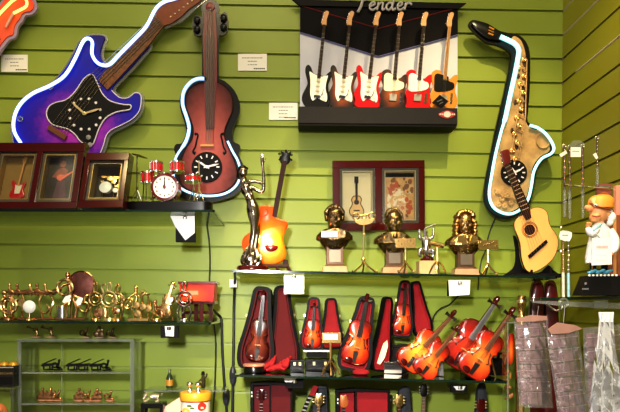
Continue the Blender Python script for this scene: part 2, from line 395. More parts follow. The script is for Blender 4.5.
bodyp = body + neck_low + low
B(f).prism(inset(bodyp, -2.6), 0, 2).build('clear_backing', m_clearedge, r, flat=True)
B(f).prism(bodyp, 2, 4.5).build('body', m_board, r, flat=True)
m_wht = M('white_outline', (232, 228, 240), .5)
B(f).tube([(p[0], p[1], 4.5) for p in low[:len(low) - 9]], .5, 5).build('edge_line', m_wht, r)
neckp = [(102.5, 78), (148, 31), (158, 16), (164.5, 28), (151, 48), (113, 90)]
nk = B(f).prism([(100, 82), (113, 66.5), (130, 49.5), (158, 17), (166, 27), (150, 48), (115, 86), (109, 92)], 4, 6.2).build('neck', M('fretboard_print', (70, 40, 32), .4, noise=.5, scale=90, spec=.25, rgb2=(150, 100, 66)), r, flat=True)
hs = B(f).prism([(157, 16), (166, 5), (176, .5), (186, -3), (203, -8), (206, 0), (200, 5), (190, 12), (181, 20.5), (172, 26.5), (165, 28.5)], 4, 6.5).build('headstock', M('headstock_print', (128, 66, 36), .4, noise=.3, scale=50, spec=.25), r, flat=True)
B(f).prism([(156, 15), (164, 4), (176, -3), (203, -14), (210, 0), (201, 7), (183, 23), (166, 30.5)], 1.5, 4).build('headstock_edge', m_clearedge, r, flat=True)
b = B(f)
for k in range(7): b.ell((172 + k * 4.2, 20 - k * 3.2, 6.6), (1.0, 1.0, .6), 8, 5)
b.build('tuning_peg', m_goldp, hs)
b = B(f)
for k in range(12):
    t = k / 12; x, y = 113 + (160 - 113) * t, 76 + (20 - 76) * t
    b.tube([(x - 4.6, y - 4.4, 6.3), (x + 4.0, y + 4.0, 6.3)], .28, 4)
b.build('fret', m_steel, nk)
pg = smooth([(94, 76.6), (99, 85), (104, 95.5), (112, 103), (125, 106.5), (132, 107), (131, 111.5), (118, 114), (107.5, 120), (101, 130), (97, 141), (93, 147), (83, 143.5), (77, 136), (69, 130.5), (55, 126.5), (49, 117.5), (51, 109), (58, 104.5), (68, 102), (77, 94), (86, 81)], 3)
q = B(f).prism(pg, 4.5, 6).build('pickguard', m_blk, r, flat=True)
B(f).tube([(p[0], p[1], 5.9) for p in pg], .6, 5, True).build('pickguard_edge', m_wht, q)
b = B(f)
cx, cy = 87, 116
for k in range(12):
    a = PI / 6 * k + .25
    b.wlathe(cx + 15.5 * math.sin(a), cy - 15.5 * math.cos(a), [(1.6, 5.9), (1.3, 6.6), (.05, 6.7)], 8)
b.build('hour_dots', m_wht, q)
for hx, hy in ((74, 104.5), (103, 111)):
    dx, dy = hx - cx, hy - cy; l = math.hypot(dx, dy); dx /= l; dy /= l
    B(f).prism([(cx - dy * .9, cy + dx * .9), (cx + dx * l * .7 - dy * 1.1, cy + dy * l * .7 + dx * 1.1), (hx, hy), (cx + dx * l * .7 + dy * 1.1, cy + dy * l * .7 - dx * 1.1), (cx + dy * .9, cy - dx * .9)], 7.4, 8).build('clock_hand', m_goldp, q)
B(f).wlathe(cx, cy, [(1.9, 6), (1.9, 8.3), (.05, 8.6)], 12).build('hand_hub', m_goldp, q)
b = B(f)
for k in range(6):
    b.tube([(53 + k * 2.6, 128.5 + k * 2.0, 6.4), (90 + k * 2.1, 80 + k * 2.2, 6.8), (156 + k * 1.6, 19 + k * 1.7, 6.9)], .33, 4)
b.build('string', m_steel, r)
B(f).prism([(52, 126.5), (69.5, 137.5), (67, 142), (49.5, 131)], 4.5, 7.4).build('bridge', M('bridge_brown', (112, 64, 34), .4, noise=.3), r, bevel=.0008)
for cxk, cyk in ((91, 139.5), (92.5, 147)): B(f).wlathe(cxk, cyk, [(2.6, 6), (2.4, 8), (.05, 8.2)], 14).build('control_knob', m_steel, q)
neon = smooth([(31, 160), (26, 148), (18, 134), (18, 120), (24, 107), (36, 96.5), (53.6, 88.5), (68, 78.5), (78, 62), (85.7, 45.5), (91, 42.2), (95, 46), (94.6, 57), (99, 65.3), (106, 68.7), (113, 67.2), (122, 57.6), (135, 44.5), (148, 30.5), (157.5, 13), (166, 6), (176, 3), (190, -2)], 4, False)
B(f).tube([(p[0], p[1], 8.2) for p in neon], 1.75, 10).build('neon_tube', m_neonb, r)
for x, y in ((53, 89), (23, 121), (147, 31)): B(f).ring(x, y, 2.4, .7, 6.5, n=10).cyl((x, y, 4), (x, y, 7), .8, n=6).build('tube_clip', m_acrylw, r)
for x, y in ((40, 110), (120, 96), (70, 155)): B(f).cyl((x, y, -.034 / mpp(-.035)), (x, y, .5), 1.6, n=8).build('wall_standoff', m_acrylw, r)
# ------------------------------------------------------------------ orange neon guitar, cut by the photo's edge
r = thing('neon_guitar_clock', 'orange neon guitar headstock poking in at the upper left corner', 'clock', (5, 25, -.035), 'neon instrument clocks')
hp = smooth([(-18, 42), (-6, 20), (4, 4), (14, -6), (26, -6), (34.5, 1), (37, 9), (33, 14.5), (26, 16), (22.5, 22), (18, 28), (16, 37.5), (10, 40), (2, 50), (-6, 62), (-30, 92), (-46, 74)], 3)
B(f).prism(inset(hp, -1.6), 0, 3.5).build('backing', M('pale_violet_edge', (176, 158, 186), .4), r, flat=True)
B(f).prism(inset(hp, 1.2), 3.5, 5).build('headstock', burst('orange_print', [(0, (255, 120, 60)), (.5, (244, 72, 48)), (1, (220, 50, 50))], cx=.7, cz=.75), r, flat=True)
B(f).prism([(-14, 55), (3, 41), (-1, 52), (-22, 80), (-34, 76)], 4.5, 6).build('neck', m_rose, r, flat=True)
nn = smooth([(-22, 56), (-8, 34), (0, 21.5), (9, 11.5), (17, 4), (24, 1.2), (29.5, 4), (29.5, 10), (23, 14), (17, 17)], 4, False)
B(f).tube([(p[0], p[1], 7.6) for p in nn], 1.5, 10).build('neon_tube', m_neono, r)
nn = smooth([(17, 17), (13, 24), (9.5, 31)], 4, False)
B(f).tube([(p[0], p[1], 7.6) for p in nn], 1.3, 8).build('tube_end', M('frosted_tube', (240, 180, 150), .3), r)
for x, y in ((20, 10), (2, 36)): B(f).cyl((x, y, -.034 / mpp(-.035)), (x, y, .5), 1.6, n=8).build('wall_standoff', m_acrylw, r)
# ------------------------------------------------------------------ neon violin clock
f = PX(-.045)
r = thing('neon_violin_clock', 'tall reddish violin neon clock with black backing on the wall', 'clock', (208, 140, -.045), 'neon instrument clocks')
out = [(202.5, 78), (202.5, 38)] + smooth([(202, 37), (198, 37.5), (194, 34.5), (192.8, 28), (193.5, 20), (197, 16.8), (201, 18), (202.6, 15.5), (202, 9), (204.5, 3.5), (210.5, 1), (217, 3), (220, 8.5), (218.8, 15), (221, 15.5), (225, 13.4), (228, 16.5), (228.7, 25), (227.5, 32.5), (224, 36.5), (219.5, 36.5)], 3, False) + [(219, 40), (219, 77)] + smooth([(219.5, 80), (226, 83), (235, 92), (240, 105), (239, 117), (234, 127), (232.4, 134), (233.5, 142), (239.5, 145.5), (240.5, 150), (239, 155), (241.5, 161), (245, 172), (244, 184), (237, 194), (227, 199), (214, 202), (197, 201.5), (181, 197.5), (174, 188), (173, 174), (176.5, 158), (174.5, 150), (176.5, 145), (182, 144), (186, 136), (186.5, 130), (184, 120), (180.4, 108), (181.5, 95), (190, 84.5), (199, 80)], 3, False)
B(f).prism(out, 0, 3).build('black_backing', m_blk, r, flat=True)
bodyo = smooth([(203, 84), (196, 86.5), (189, 92), (186, 101), (187.5, 111), (191.5, 121), (194, 131), (192.5, 141), (187, 149), (182.5, 160), (180, 173), (182, 184), (190, 191), (202, 194.5), (214, 195), (226, 191.5), (235, 184), (237.5, 173), (234, 160), (228.5, 148), (225, 138), (225.5, 130), (229, 121), (233, 111), (232.5, 99), (227, 89.5), (218.5, 84)], 3)
m_vp = burst('violin_print', [(0, (200, 112, 104)), (.3, (164, 82, 78)), (.48, (126, 58, 56)), (.62, (78, 32, 30))], cx=.5, cz=.42, sx=1.1, sz=.9, rough=.5, coat=0, spec=.2)
bd = B(f).prism(bodyo, 3, 4.2).build('body', m_vp, r, flat=True)
B(f).tube([(p[0], p[1], 4.2) for p in bodyo], .55, 5, True).build('edge_line', m_rose, bd)
B(f).prism([(204.5, 84), (203.5, 40), (205.5, 14), (207, 7), (210.5, 4.5), (214, 7), (216, 14), (217.5, 40), (217.5, 84), (214.5, 122), (206, 122)], 3, 5).build('neck', M('violin_neck', (120, 44, 40), .35, noise=.25), r, flat=True)
B(f).wlathe(210.7, 9.5, [(4.6, 4.5), (4.2, 6.2), (2.2, 6.6), (2.0, 7.4), (.05, 7.6)], 18).build('scroll', M('scroll_red', (130, 52, 48), .35), r)
B(f).prism([(206.5, 38), (215, 38), (216, 84), (215, 130), (206.5, 130), (205.5, 84)], 5, 6.2).build('fingerboard', M('fingerboard_print', (92, 48, 48), .35, noise=.2), r, flat=True)
for x, y in ((197.5, 22), (197.5, 31), (224, 20), (224, 29)):
    B(f).ell((x, y, 4.4), (3.4, 3.8, 2.2), 12, 8).build('tuning_peg', m_blk, r)
b = B(f)
for k in range(4): b.tube([(208 + k * 1.7, 12, 6.6), (207 + k * 2.4, 147, 6.9)], .28, 4)
b.build('string', m_steel, r)
B(f).box(201.5, 214.5, 146.2, 148.2, 4.2, 7.2).build('bridge', m_wood, r)
for sx in (-1, 1):
    xx = 210 + sx * 13
    pts = smooth([(xx + sx * 1.5, 134.5), (xx - sx * 1.5, 136), (xx - sx * .3, 142), (xx + sx * 1, 148), (xx + sx * 3.4, 153), (xx + sx * 1.2, 155.5)], 3, False)
    b = B(f).tube([(p[0], p[1], 4.4) for p in pts], .85, 5); b.ell((xx - sx * -.6, 135.5, 4.4), (1.4, 1.4, .6), 8, 5); b.ell((xx + sx * 1.6, 154, 4.4), (1.5, 1.5, .6), 8, 5)
    b.build('sound_hole', m_blk, bd)
clock(r, f, 207.6, 168.4, 15.2, 4.2, (198.5, 162.5), (220, 165.5), m_blkmat, m_wht, dots=False)
nl = smooth([(205.5, 81.5), (198, 82), (191, 86), (185, 95), (184, 107), (188, 120), (190.3, 131), (187, 144), (178, 158), (174.8, 171), (176.5, 184), (184, 191), (196, 195.8), (211, 197.5), (226, 195), (237, 187), (241, 175), (238.5, 163), (233, 153), (228, 142.5)], 4, False)
B(f).tube([(p[0], p[1], 7.6) for p in nl], [1.9 if p[0] < 206 and p[1] < 150 else 1.3 for p in nl], 10).build('neon_tube', glow('pale_blue_neon', ((190, 226, 252), (50, 130, 210)), 1.1), r)
for x, y in ((205.5, 81), (190, 131), (228, 142)): B(f).cyl((x, y, 4), (x, y, 9), 1.6, n=8).build('tube_cap', m_blk, r)
for x, y in ((211, 60), (195, 110), (210, 190)): B(f).cyl((x, y, -.044 / mpp(-.045)), (x, y, .5), 1.6, n=8).build('wall_standoff', m_blkmat, r)
# ------------------------------------------------------------------ neon saxophone clock
r = thing('neon_saxophone_clock', 'gold saxophone neon clock with glowing cyan outline on the wall', 'clock', (512, 120, -.045), 'neon instrument clocks')
out = smooth([(468, 27), (469, 23), (474, 21.5), (486.7, 25), (497, 31.5), (506, 34), (514, 35), (522, 39.5), (527.5, 49), (529, 62), (528.6, 90), (527, 112), (526.5, 122), (532, 126), (541, 129), (549.5, 139.5), (553.5, 150), (551, 157), (543, 161), (536, 169), (533, 186), (529, 202), (521.5, 213), (507, 220), (495, 217.5), (486, 209), (482.6, 197), (485, 177), (490, 152), (494.6, 129), (499, 110), (504, 88), (508, 68), (510, 58), (506, 51.5), (496, 46.5), (487, 44.5), (482, 41.5), (474, 34.5)], 3)
B(f).prism(out, 0, 3).build('black_backing', m_blk, r, flat=True)
gb = smooth([(512, 38), (519, 42), (523, 52), (524, 63), (522.8, 90), (521.5, 112), (524.5, 124), (530, 130), (541, 133), (546, 141), (548, 149), (546, 153.5), (538, 158), (531, 168), (528, 185), (524, 199), (517, 208), (507, 213), (496, 211), (489.5, 203), (488.5, 192), (491, 176), (496, 151), (501, 126), (507, 104), (512.5, 78), (516, 60), (515, 50), (509, 45)], 3)
m_sx = M('sax_print', (104, 58, 28), .5, noise=.5, scale=24, rgb2=(244, 204, 142), spec=.25)
B(f).prism(gb, 3, 4.4).build('body', m_sx, r, flat=True)
B(f).loft([[(p[0], p[1], 4.2) for p in circ(541, 141, 8, 20, 9)], [(p[0], p[1], 6.2) for p in circ(541, 142, 7, 20, 8)], [(p[0], p[1], 4.6) for p in circ(541.5, 142, 5, 20, 6)]]).build('bell', m_sx, r)
mp = smooth([(470, 26), (475, 24), (487, 27), (498, 33.5), (504, 37), (500, 43), (492, 42), (485, 40.5), (476, 33.5)], 3)
mo = B(f).rprism(mp, 3, 6, .8).build('mouthpiece', m_blk, r)
b = B(f); b.tube([(487, 30, 6.3), (492, 32.5, 6.3)], .8, 5).tube([(486, 36, 6.3), (491, 38, 6.3)], .8, 5).tube([(486.5, 33, 6.3), (491.5, 35, 6.3)], .5, 5); b.build('gold_mark', M('gold_leaf', (214, 150, 60), .4), mo)
B(f).loft([[(p[0], p[1], 4.3) for p in q_] for q_ in ([(521.5, 116), (524.5, 119), (526.5, 128), (521.5, 148), (517.5, 166), (514, 168), (517.5, 146), (520.5, 130)], [(521.3, 117), (524, 120), (525.8, 128), (521, 148), (517, 165), (514.6, 167), (518, 146), (521, 130)])]).build('dark_gap', m_blkmat, r, flat=True)
m_skd = M('sax_dark_brown', (62, 34, 18), .6, noise=.3)
for x, y in ((523.0, 66), (516.5, 78), (521, 90), (513.5, 104), (518.5, 114), (510.5, 132), (515, 148), (505, 160)): B(f).ell((x, y, 4.4), (1.7, 3.0, .5), 10, 6).build('key_shadow', m_skd, r)  # dark ovals painted as shadow among the keys
b = B(f); rnd.seed(3)
for k in range(13):
    y = 62 + k * 8.2; x = 522 - max(0, (y - 90)) * .13 - (k % 2) * 3.5
    b.wlathe(x, y, [(2.6, 4), (2.4, 6.4), (1.4, 6.8), (.05, 6.2)], 12)
b.build('key_cup', M('key_gold', (200, 150, 88), .3, .7, noise=.3, scale=80), r)
b = B(f).tube([(519, 58, 6), (518.5, 95, 6), (510, 150, 6)], .8, 6); b.tube([(524.5, 62, 6), (523, 120, 6), (517, 160, 6)], .7, 6)
for k in range(6): b.tube([(519 - k * 1.3, 70 + k * 15, 6.5), (524 - k * .8, 74 + k * 15, 6.5)], .7, 5)
b.build('key_rod', m_sx, r)
b = B(f)
for x, y in ((496, 193), (500, 200), (505, 196), (509, 204), (497, 206), (503, 207)): b.wlathe(x, y, [(3, 4), (2.7, 6), (1.6, 6.4), (.05, 5.8)], 12)
b.tube([(493, 190, 5.5), (500, 198, 6.5), (510, 199, 6.5), (517, 203, 5.5)], .8, 6); b.build('low_keys', m_sx, r)
clock(r, f, 512, 174, 13, 4.4, (508, 168), (520, 170), m_blkmat, m_wht, dots=False)
nl = smooth([(497.5, 40.2), (506, 44), (512, 47.5), (515.3, 52), (515.5, 58), (512, 77), (506.7, 101), (502.7, 120), (499, 132), (493.2, 155), (488.8, 178.6), (486.6, 196), (490, 207.5), (498, 213.5), (508, 215.2), (518.5, 210), (525, 200.5), (528.3, 187.4), (530.8, 173), (538, 161), (548, 155.5), (550.3, 149), (544.5, 138.5), (536, 131), (526.6, 127.7)], 4, False)
B(f).tube([(p[0], p[1], 7.8) for p in nl], [2.4 if p[1] < 125 else 1.5 for p in nl], 10).build('neon_tube', m_neonc, r)
for x, y in ((515, 60), (510, 120), (508, 200)): B(f).cyl((x, y, -.044 / mpp(-.045)), (x, y, .5), 1.6, n=8).build('wall_standoff', m_blkmat, r)
# ------------------------------------------------------------------ guitar display
f = PX(-.018)
r = thing('guitar_display', 'black and white wall display rack with chrome script lettering and six toy guitars', 'display', (378, 125, -.018))
m_panel = M('display_panel', (196, 198, 216), .6, noise=.04, scale=5, rgb2=(222, 224, 238), spec=.2)
B(f).box(300, 457, 6, 112, -5.3, 2).build('back_panel', m_panel, r)
B(f).prism([(300, 6), (457, 10), (457, 36), (378, 57.5), (300, 33)], 2, 3).build('black_chevron', M('black_panel', (18, 15, 17), .6, noise=.15, spec=.08), r, flat=True)
b = B(f).tube([(300, 7, 3.2), (378, 30, 3.2), (457, 9, 3.2)], .55, 4); b.build('red_line', M('dark_red_line', (120, 30, 36), .5), r)
b = B(f).tube([(300, 34, 3.1), (378, 58, 3.1), (457, 36.5, 3.1)], .7, 4); b.build('blue_line', M('blue_edge_line', (120, 124, 176), .5), r)  # thin blue line along the chevron's lower edge
B(f).prism([(292, 1.5), (345, 3), (440, 5), (465, 5.5), (457, 11), (300, 8)], 2, 5).build('header', m_blkmat, r, flat=True)
f = PX(-.095)
lg = B(f).prism([(298.5, 106.3), (457.5, 108), (457.5, 124.5), (298.5, 123)], -22, 0).build('ledge', m_char, r, bevel=.0012)
B(f).prism([(299, 123), (457, 124.5), (457, 126.5), (299, 125)], -22, -1).build('ledge_base', m_blkmat, lg)
em = B(f).prism(smooth([(438, 114.5), (442, 112), (447, 110.6), (452, 112), (456, 114.8), (452, 117.4), (447, 118.6), (442, 117.4)], 3), 0, .6).build('red_emblem', M('emblem_red', (158, 40, 44), .4), lg, flat=True)
b = B(f).prism(circ(447, 114.6, 3.8, 16, 3), .6, .9)
for x in (440, 442, 452, 454): b.box(x - .6, x + .6, 113.8, 115.4, .6, .9)
b.build('emblem_mark', M('emblem_white', (226, 196, 190), .5), em, flat=True)
f = PX(-.018)
lt = B(f)
def stroke(pts, r_=1.25): lt.tube([(p[0], p[1], 6.5) for i, p in enumerate(smooth(pts, 4, False))], r_, 7)
stroke([(349, -2), (356, -3.2), (366, -4), (376, -3.5)], 1.4)                   # F bar
stroke([(364, -4), (362, 3), (360, 10), (357, 15.5)], 1.5); stroke([(351, 3), (348.5, 1.5), (349, -1.5)], 1.2); stroke([(360, 4), (366, 2.8), (368.5, 2.2)])
stroke([(368, 10), (373, 8.2), (374, 6.2), (371.5, 5.6), (369, 8.5), (369.3, 12.2), (372.5, 13), (376, 10.5)], 1.1)          # e
stroke([(377.5, 6), (377, 9.5), (375.8, 13.2)], 1.1); stroke([(376.6, 9.4), (379.5, 6.3), (382, 6.6), (381.4, 10), (381.5, 13), (384, 11.8)], 1.1)   # n
stroke([(391, 6.8), (388, 6.2), (385.6, 9), (385.8, 12.4), (388.4, 13), (391, 9.5)], 1.1); stroke([(394.5, -3), (392.6, 4), (391, 10), (392, 13.2), (394.5, 11.6)], 1.2)   # d
stroke([(395.5, 10.2), (400, 8.6), (401, 6.4), (398.6, 5.8), (396.6, 8.6), (396.8, 12.2), (399.6, 13), (403, 10.6)], 1.1)      # e
stroke([(404.5, 6.2), (404.2, 9.6), (403.2, 13.2)], 1.1); stroke([(404, 9.4), (406.2, 6.6), (409, 6.6), (410.4, 8.2)], 1.15)       # r
lt.build('script_lettering', M('silver_letters', (196, 192, 196), .35, .3), r)
# six miniature guitars
STRAT = smooth([(0, 0), (-.22, .015), (-.335, .13), (-.35, .29), (-.30, .43), (-.255, .57), (-.285, .70), (-.335, .84), (-.34, .97), (-.285, 1.03), (-.215, .98), (-.16, .87), (-.09, .82), (.08, .80), (.12, .78), (.17, .83), (.235, .91), (.30, .925), (.315, .86), (.275, .71), (.245, .57), (.275, .43), (.335, .29), (.335, .13), (.23, .015)], 3)
TELE = smooth([(0, 0), (-.24, .02), (-.345, .14), (-.345, .30), (-.28, .46), (-.27, .58), (-.325, .73), (-.315, .88), (-.21, .955), (-.10, .93), (-.075, .86), (.07, .82), (.09, .77), (.14, .775), (.22, .86), (.30, .87), (.325, .77), (.28, .60), (.28, .46), (.345, .30), (.345, .14), (.24, .02)], 3)
m_sun = burst('sunburst_small', [(0, (196, 104, 40)), (.2, (170, 84, 34)), (.42, (80, 34, 18)), (.52, (22, 16, 14))], sx=1.0, sz=.8)
m_tangold = M('butterscotch', (222, 142, 56), .25, coat=.5, noise=.12)
m_cream = M('cream_guard', (232, 226, 206), .4, noise=.04)
def toy_guitar(label, px, py, Y, deg, shape, bm_, guard, board, gl=57.5, bh=41.5, grp='toy guitars on the display ledge', stand=False, headc=None, name='toy_guitar'):
    g = thing(name, label, 'guitar', (px, py, Y), grp)
    F = LF(px, py, Y, deg, bh); t = .055
    o = B(F).rprism(shape, 0, t, .018).build('body', bm_, g, angle=20)
    tele = shape is TELE
    if tele: pgp = smooth([(-.22, .44), (-.245, .62), (-.25, .80), (-.17, .86), (-.03, .82), (.08, .80), (.1, .70), (.22, .66), (.235, .54), (.12, .47), (-.05, .43)], 3)
    else: pgp = smooth([(-.09, .17), (-.165, .32), (-.18, .52), (-.205, .70), (-.24, .86), (-.14, .82), (-.05, .79), (.07, .77), (.17, .80), (.215, .80), (.19, .64), (.19, .48), (.245, .32), (.235, .18), (.1, .22), (.0, .25)], 3)
    pgo = B(F).prism(pgp, t, t + .012).build('pickguard', guard, g, flat=True)
    T = gl / bh
    b = B(F).prism([(-.042, .72), (.042, .72), (.036, T * 1.0 + .62), (-.036, T * 1.0 + .62)], t, t + .035); nk = b.build('neck', board, g)
    top = T + .62
    hs_ = smooth([(-.04, top - .01), (-.075, top + .06), (-.06, top + .2), (-.035, top + .30), (.02, top + .345), (.075, top + .32), (.07, top + .25), (.045, top + .15), (.05, top + .05), (.04, top - .01)], 3)
    h = B(F).prism(hs_, t - .01, t + .022).build('headstock', headc or m_wood, g, flat=True)
    b = B(F)
    for k in range(6): b.ell((-.075 + k * .008, top + .06 + k * .045, t + .01), (.022, .016, .016), 7, 5)
    b.build('tuning_peg', m_silver, h)
    b = B(F)
    for k in range(11): b.box(-.038, .038, .84 + k * .095 * T / 1.4, .846 + k * .095 * T / 1.4, t + .035, t + .039)
    b.build('fret', m_steel, nk, flat=True)
    b = B(F)
    for k in range(6): b.tube([(-.032 + k * .0128, .30, t + .05), (-.026 + k * .0104, top, t + .05)], .0022, 3)
    b.build('string', m_steel, g)
    if tele:
        B(F).box(-.085, .085, .20, .36, t, t + .03).build('bridge', m_steel, g, bevel=.0004)
        B(F).box(-.05, .05, .70, .75, t + .01, t + .035).build('pickup', m_chrome, g)
        b = B(F).box(.17, .22, .16, .42, t, t + .01); b.cyl((.195, .22, t), (.195, .22, t + .05), .028, n=10); b.cyl((.195, .33, t), (.195, .33, t + .05), .028, n=10); b.build('control_plate', m_chrome, g)
    else:
        B(F).box(-.075, .075, .24, .31, t, t + .035).build('bridge', m_chrome, g, bevel=.0004)
        for v in (.42, .54, .66): B(F).box(-.065, .065, v - .02, v + .02, t + .01, t + .03).build('pickup', m_cream, g)
        for u, v in ((.13, .36), (.18, .29), (.19, .22)): B(F).cyl((u, v, t), (u, v, t + .05), .024, n=10).build('control_knob', m_whitegl, g)
        B(F).tube([(.075, .27, t + .03), (.12, .33, t + .09), (.14, .44, t + .1)], .009, 5).build('tremolo_arm', m_chrome, g)
    return g
YG = -.065
F0 = [('black toy guitar with white pickguard, leftmost on the display ledge', 315.5, STRAT, m_blk, m_white, m_rose, 6),
      ('brown sunburst toy guitar with white pickguard and rounded double horns on the ledge', 340.5, STRAT, m_sun, m_white, m_rose, 6),
      ('red toy guitar with two horns and a white pickguard on the ledge', 365.5, STRAT, m_red, m_white, m_rose, 7),
      ('brown sunburst toy guitar with cream pickguard and single cutaway on the ledge', 391.5, TELE, m_sun, m_cream, m_rose, 5),
      ('bright red toy guitar with single cutaway and big white pickguard on the ledge', 416, TELE, m_red, m_white, m_rose, 5),
      ('tan toy guitar with black pickguard and pale neck, rightmost on the ledge', 441.5, TELE, m_tangold, m_blk, m_wood, 5)]
ledge_y = 107.1
for lb, x, sh, mm, gd, bdm, dg in F0:
    g = toy_guitar(lb, x, 108.5, YG, dg, sh, mm, gd, bdm)
    settle(g, lambda q, zz=P(x, 106.3 + (x - 298.5) * .0107, -.095).z: zz)
f2 = PX(-.085)
g = thing('hang_tag', 'small black diamond shaped tag leaning on the tan toy guitar', 'tag', (440, 104, -.085))
B(f2).prism([(439.5, 95), (448.5, 101.5), (441.5, 108.3), (431.5, 103)], 0, 1).build('card', m_blk, g, bevel=.0004)
b = B(f2).tube([(437, 102, 1.2), (442, 100, 1.2)], .5, 4).tube([(439, 104.5, 1.2), (443, 102.5, 1.2)], .4, 4); b.build('print', m_ink, g)
# ------------------------------------------------------------------ price tags on the wall
def price_tag(label, x0, y0, x1, y1, Y=-.0012, lines=3, dk=True):
    g = thing('price_tag', label, 'price tag', ((x0 + x1) / 2, y1, Y), 'white price tags')
    f = PX(Y); w_ = x1 - x0; h_ = y1 - y0
    B(f).box(x0, x1, y0, y1, 0, .8).build('card', m_white, g)
    b = B(f)
    for k in range(lines):
        yy = y0 + h_ * (.25 + .2 * k); ww = w_ * (.36 if k == 0 else .16); cx = (x0 + x1) / 2
        x = cx - ww
        while x < cx + ww:
            d = .9 + rnd.random() * 1.8; b.box(x, min(x + d, cx + ww), yy - .35, yy + .35, .8, .9); x += d + .5
    b.build('print', m_ink, g, flat=True)
    if dk:
        b = B(f); x = x1 - w_ * .45
        while x < x1 - 2: b.box(x, x + 1.4, y1 - h_ * .12 - .6, y1 - h_ * .12 + .5, .8, .9); x += 1.9
        b.build('stamp', m_blkmat, g, flat=True)
    return g
price_tag('white price tag below the orange neon guitar headstock', 1.5, 55, 28, 72.2)
price_tag('upper white price tag right of the violin clock', 238, 54, 267, 71, lines=3)
price_tag('lower white price tag touching the guitar display rack', 269, 103, 297.5, 120, lines=4)
# ------------------------------------------------------------------ double shadow box on the wall
def shadow_frame(label, F, u0, u1, v0, v1, depth, wins, mats, grp='mahogany shadow box frames', cat='picture frame'):
    """wins = [(u0, u1, v0, v1)]"""
    p0 = F(0, 0, 0)
    g = bpy.data.objects.new('shadow_box', None); col.objects.link(g); g.location = p0; ROOTLOC[g.name] = p0.copy(); tag(g, label, cat, grp)
    b = B(F); fw = depth
    us = sorted(wins)
    b.box(u0, u1, v1 - (v1 - max(w_[3] for w_ in wins)), v1, 0, fw); b.box(u0, u1, v0, min(w_[2] for w_ in wins), 0, fw)
    edges = [u0] + [e for w_ in us for e in (w_[0], w_[1])] + [u1]
    lo, hi = min(w_[2] for w_ in wins), max(w_[3] for w_ in wins)
    for k in range(0, len(edges), 2): b.box(edges[k], edges[k + 1], lo, hi, 0, fw)
    b.build('frame', mats[0], g, bevel=.0012)
    B(F).box(u0 + 1, u1 - 1, v0 + 1, v1 - 1, -.5, .5).build('back_board', m_blkmat, g)
    outs = []
    for w_ in us:
        o_ = [(w_[0], w_[2]), (w_[1], w_[2]), (w_[1], w_[3]), (w_[0], w_[3])]
        i_ = [(w_[0] + 2.6, w_[2] + 2.6), (w_[1] - 2.6, w_[2] + 2.6), (w_[1] - 2.6, w_[3] - 2.6), (w_[0] + 2.6, w_[3] - 2.6)]
        B(F).rim(o_, i_, .5, fw * .8).build('mat_border', mats[1], g, flat=True)
        B(F).rim([(a, b_) for a, b_ in i_], [(w_[0] + 3.3, w_[2] + 3.3), (w_[1] - 3.3, w_[2] + 3.3), (w_[1] - 3.3, w_[3] - 3.3), (w_[0] + 3.3, w_[3] - 3.3)], .5, fw * .8 + .3).build('inner_line', mats[2], g, flat=True)
        B(F).box(w_[0], w_[1], w_[2], w_[3], fw * .86, fw * .88).build('glass_pane', m_acryl, g)
    return g
m_greymat = M('grey_brown_bevel', (92, 80, 66), .5, noise=.15)
m_goldline = M('pale_gold_line', (206, 190, 150), .4)
F = LF(378, 231.5, -.012, -.4)
g = shadow_frame('double mahogany shadow box with tiny acoustic guitar and a painting behind busts', F, -45.5, 45.5, 0, 69.5, 7, [(-38.5, -3.5, 7.5, 62), (3.5, 39.5, 7.5, 62)], (m_mahog, m_greymat, m_goldline))
m_cr = M('cream_paper', (236, 218, 178), .7, noise=.06)
B(F).box(-35, -7, 11, 58.5, .5, 1).build('cream_backing', m_cr, g)
ac = smooth([(-21.5, 15), (-27, 16), (-28.8, 20.5), (-26.6, 25), (-25.6, 28), (-26.6, 31.5), (-24.5, 34.8), (-21.5, 35.3), (-18.4, 34.8), (-16.6, 31.5), (-17.6, 28), (-16.4, 25), (-14.4, 20.5), (-16, 16)], 3)
gg = B(F).prism(ac, 1, 2.6).build('tiny_guitar_body', M('spruce', (226, 178, 104), .35, noise=.1), g)
B(F).tube([(p[0], p[1], 2.5) for p in ac], .45, 5, True).build('binding', m_rose, gg)
B(F).box(-22.6, -20.4, 30, 48, 2.6, 3.2).build('tiny_neck', m_rose, g); B(F).box(-23.6, -19.6, 48, 54.5, 2, 3.2).build('tiny_headstock', m_blk, g, bevel=.0003)
b = B(F).wlathe(-21.5, 29, [(2.6, 2.6), (2.6, 2.8), (.05, 2.8)], 14); b.box(-24.5, -18.5, 20, 21.2, 2.6, 3.2); b.build('sound_hole', m_rose, gg)
B(F).box(7.5, 36, 11, 58.5, .5, 1).build('art_print', M('art_ochre', (214, 150, 84), .6, noise=.35, scale=60, rgb2=(236, 196, 136)), g)
B(F).box(7.5, 36, 54, 58, 1, 1.3).build('art_band', m_blkmat, g)
rnd.seed(11)
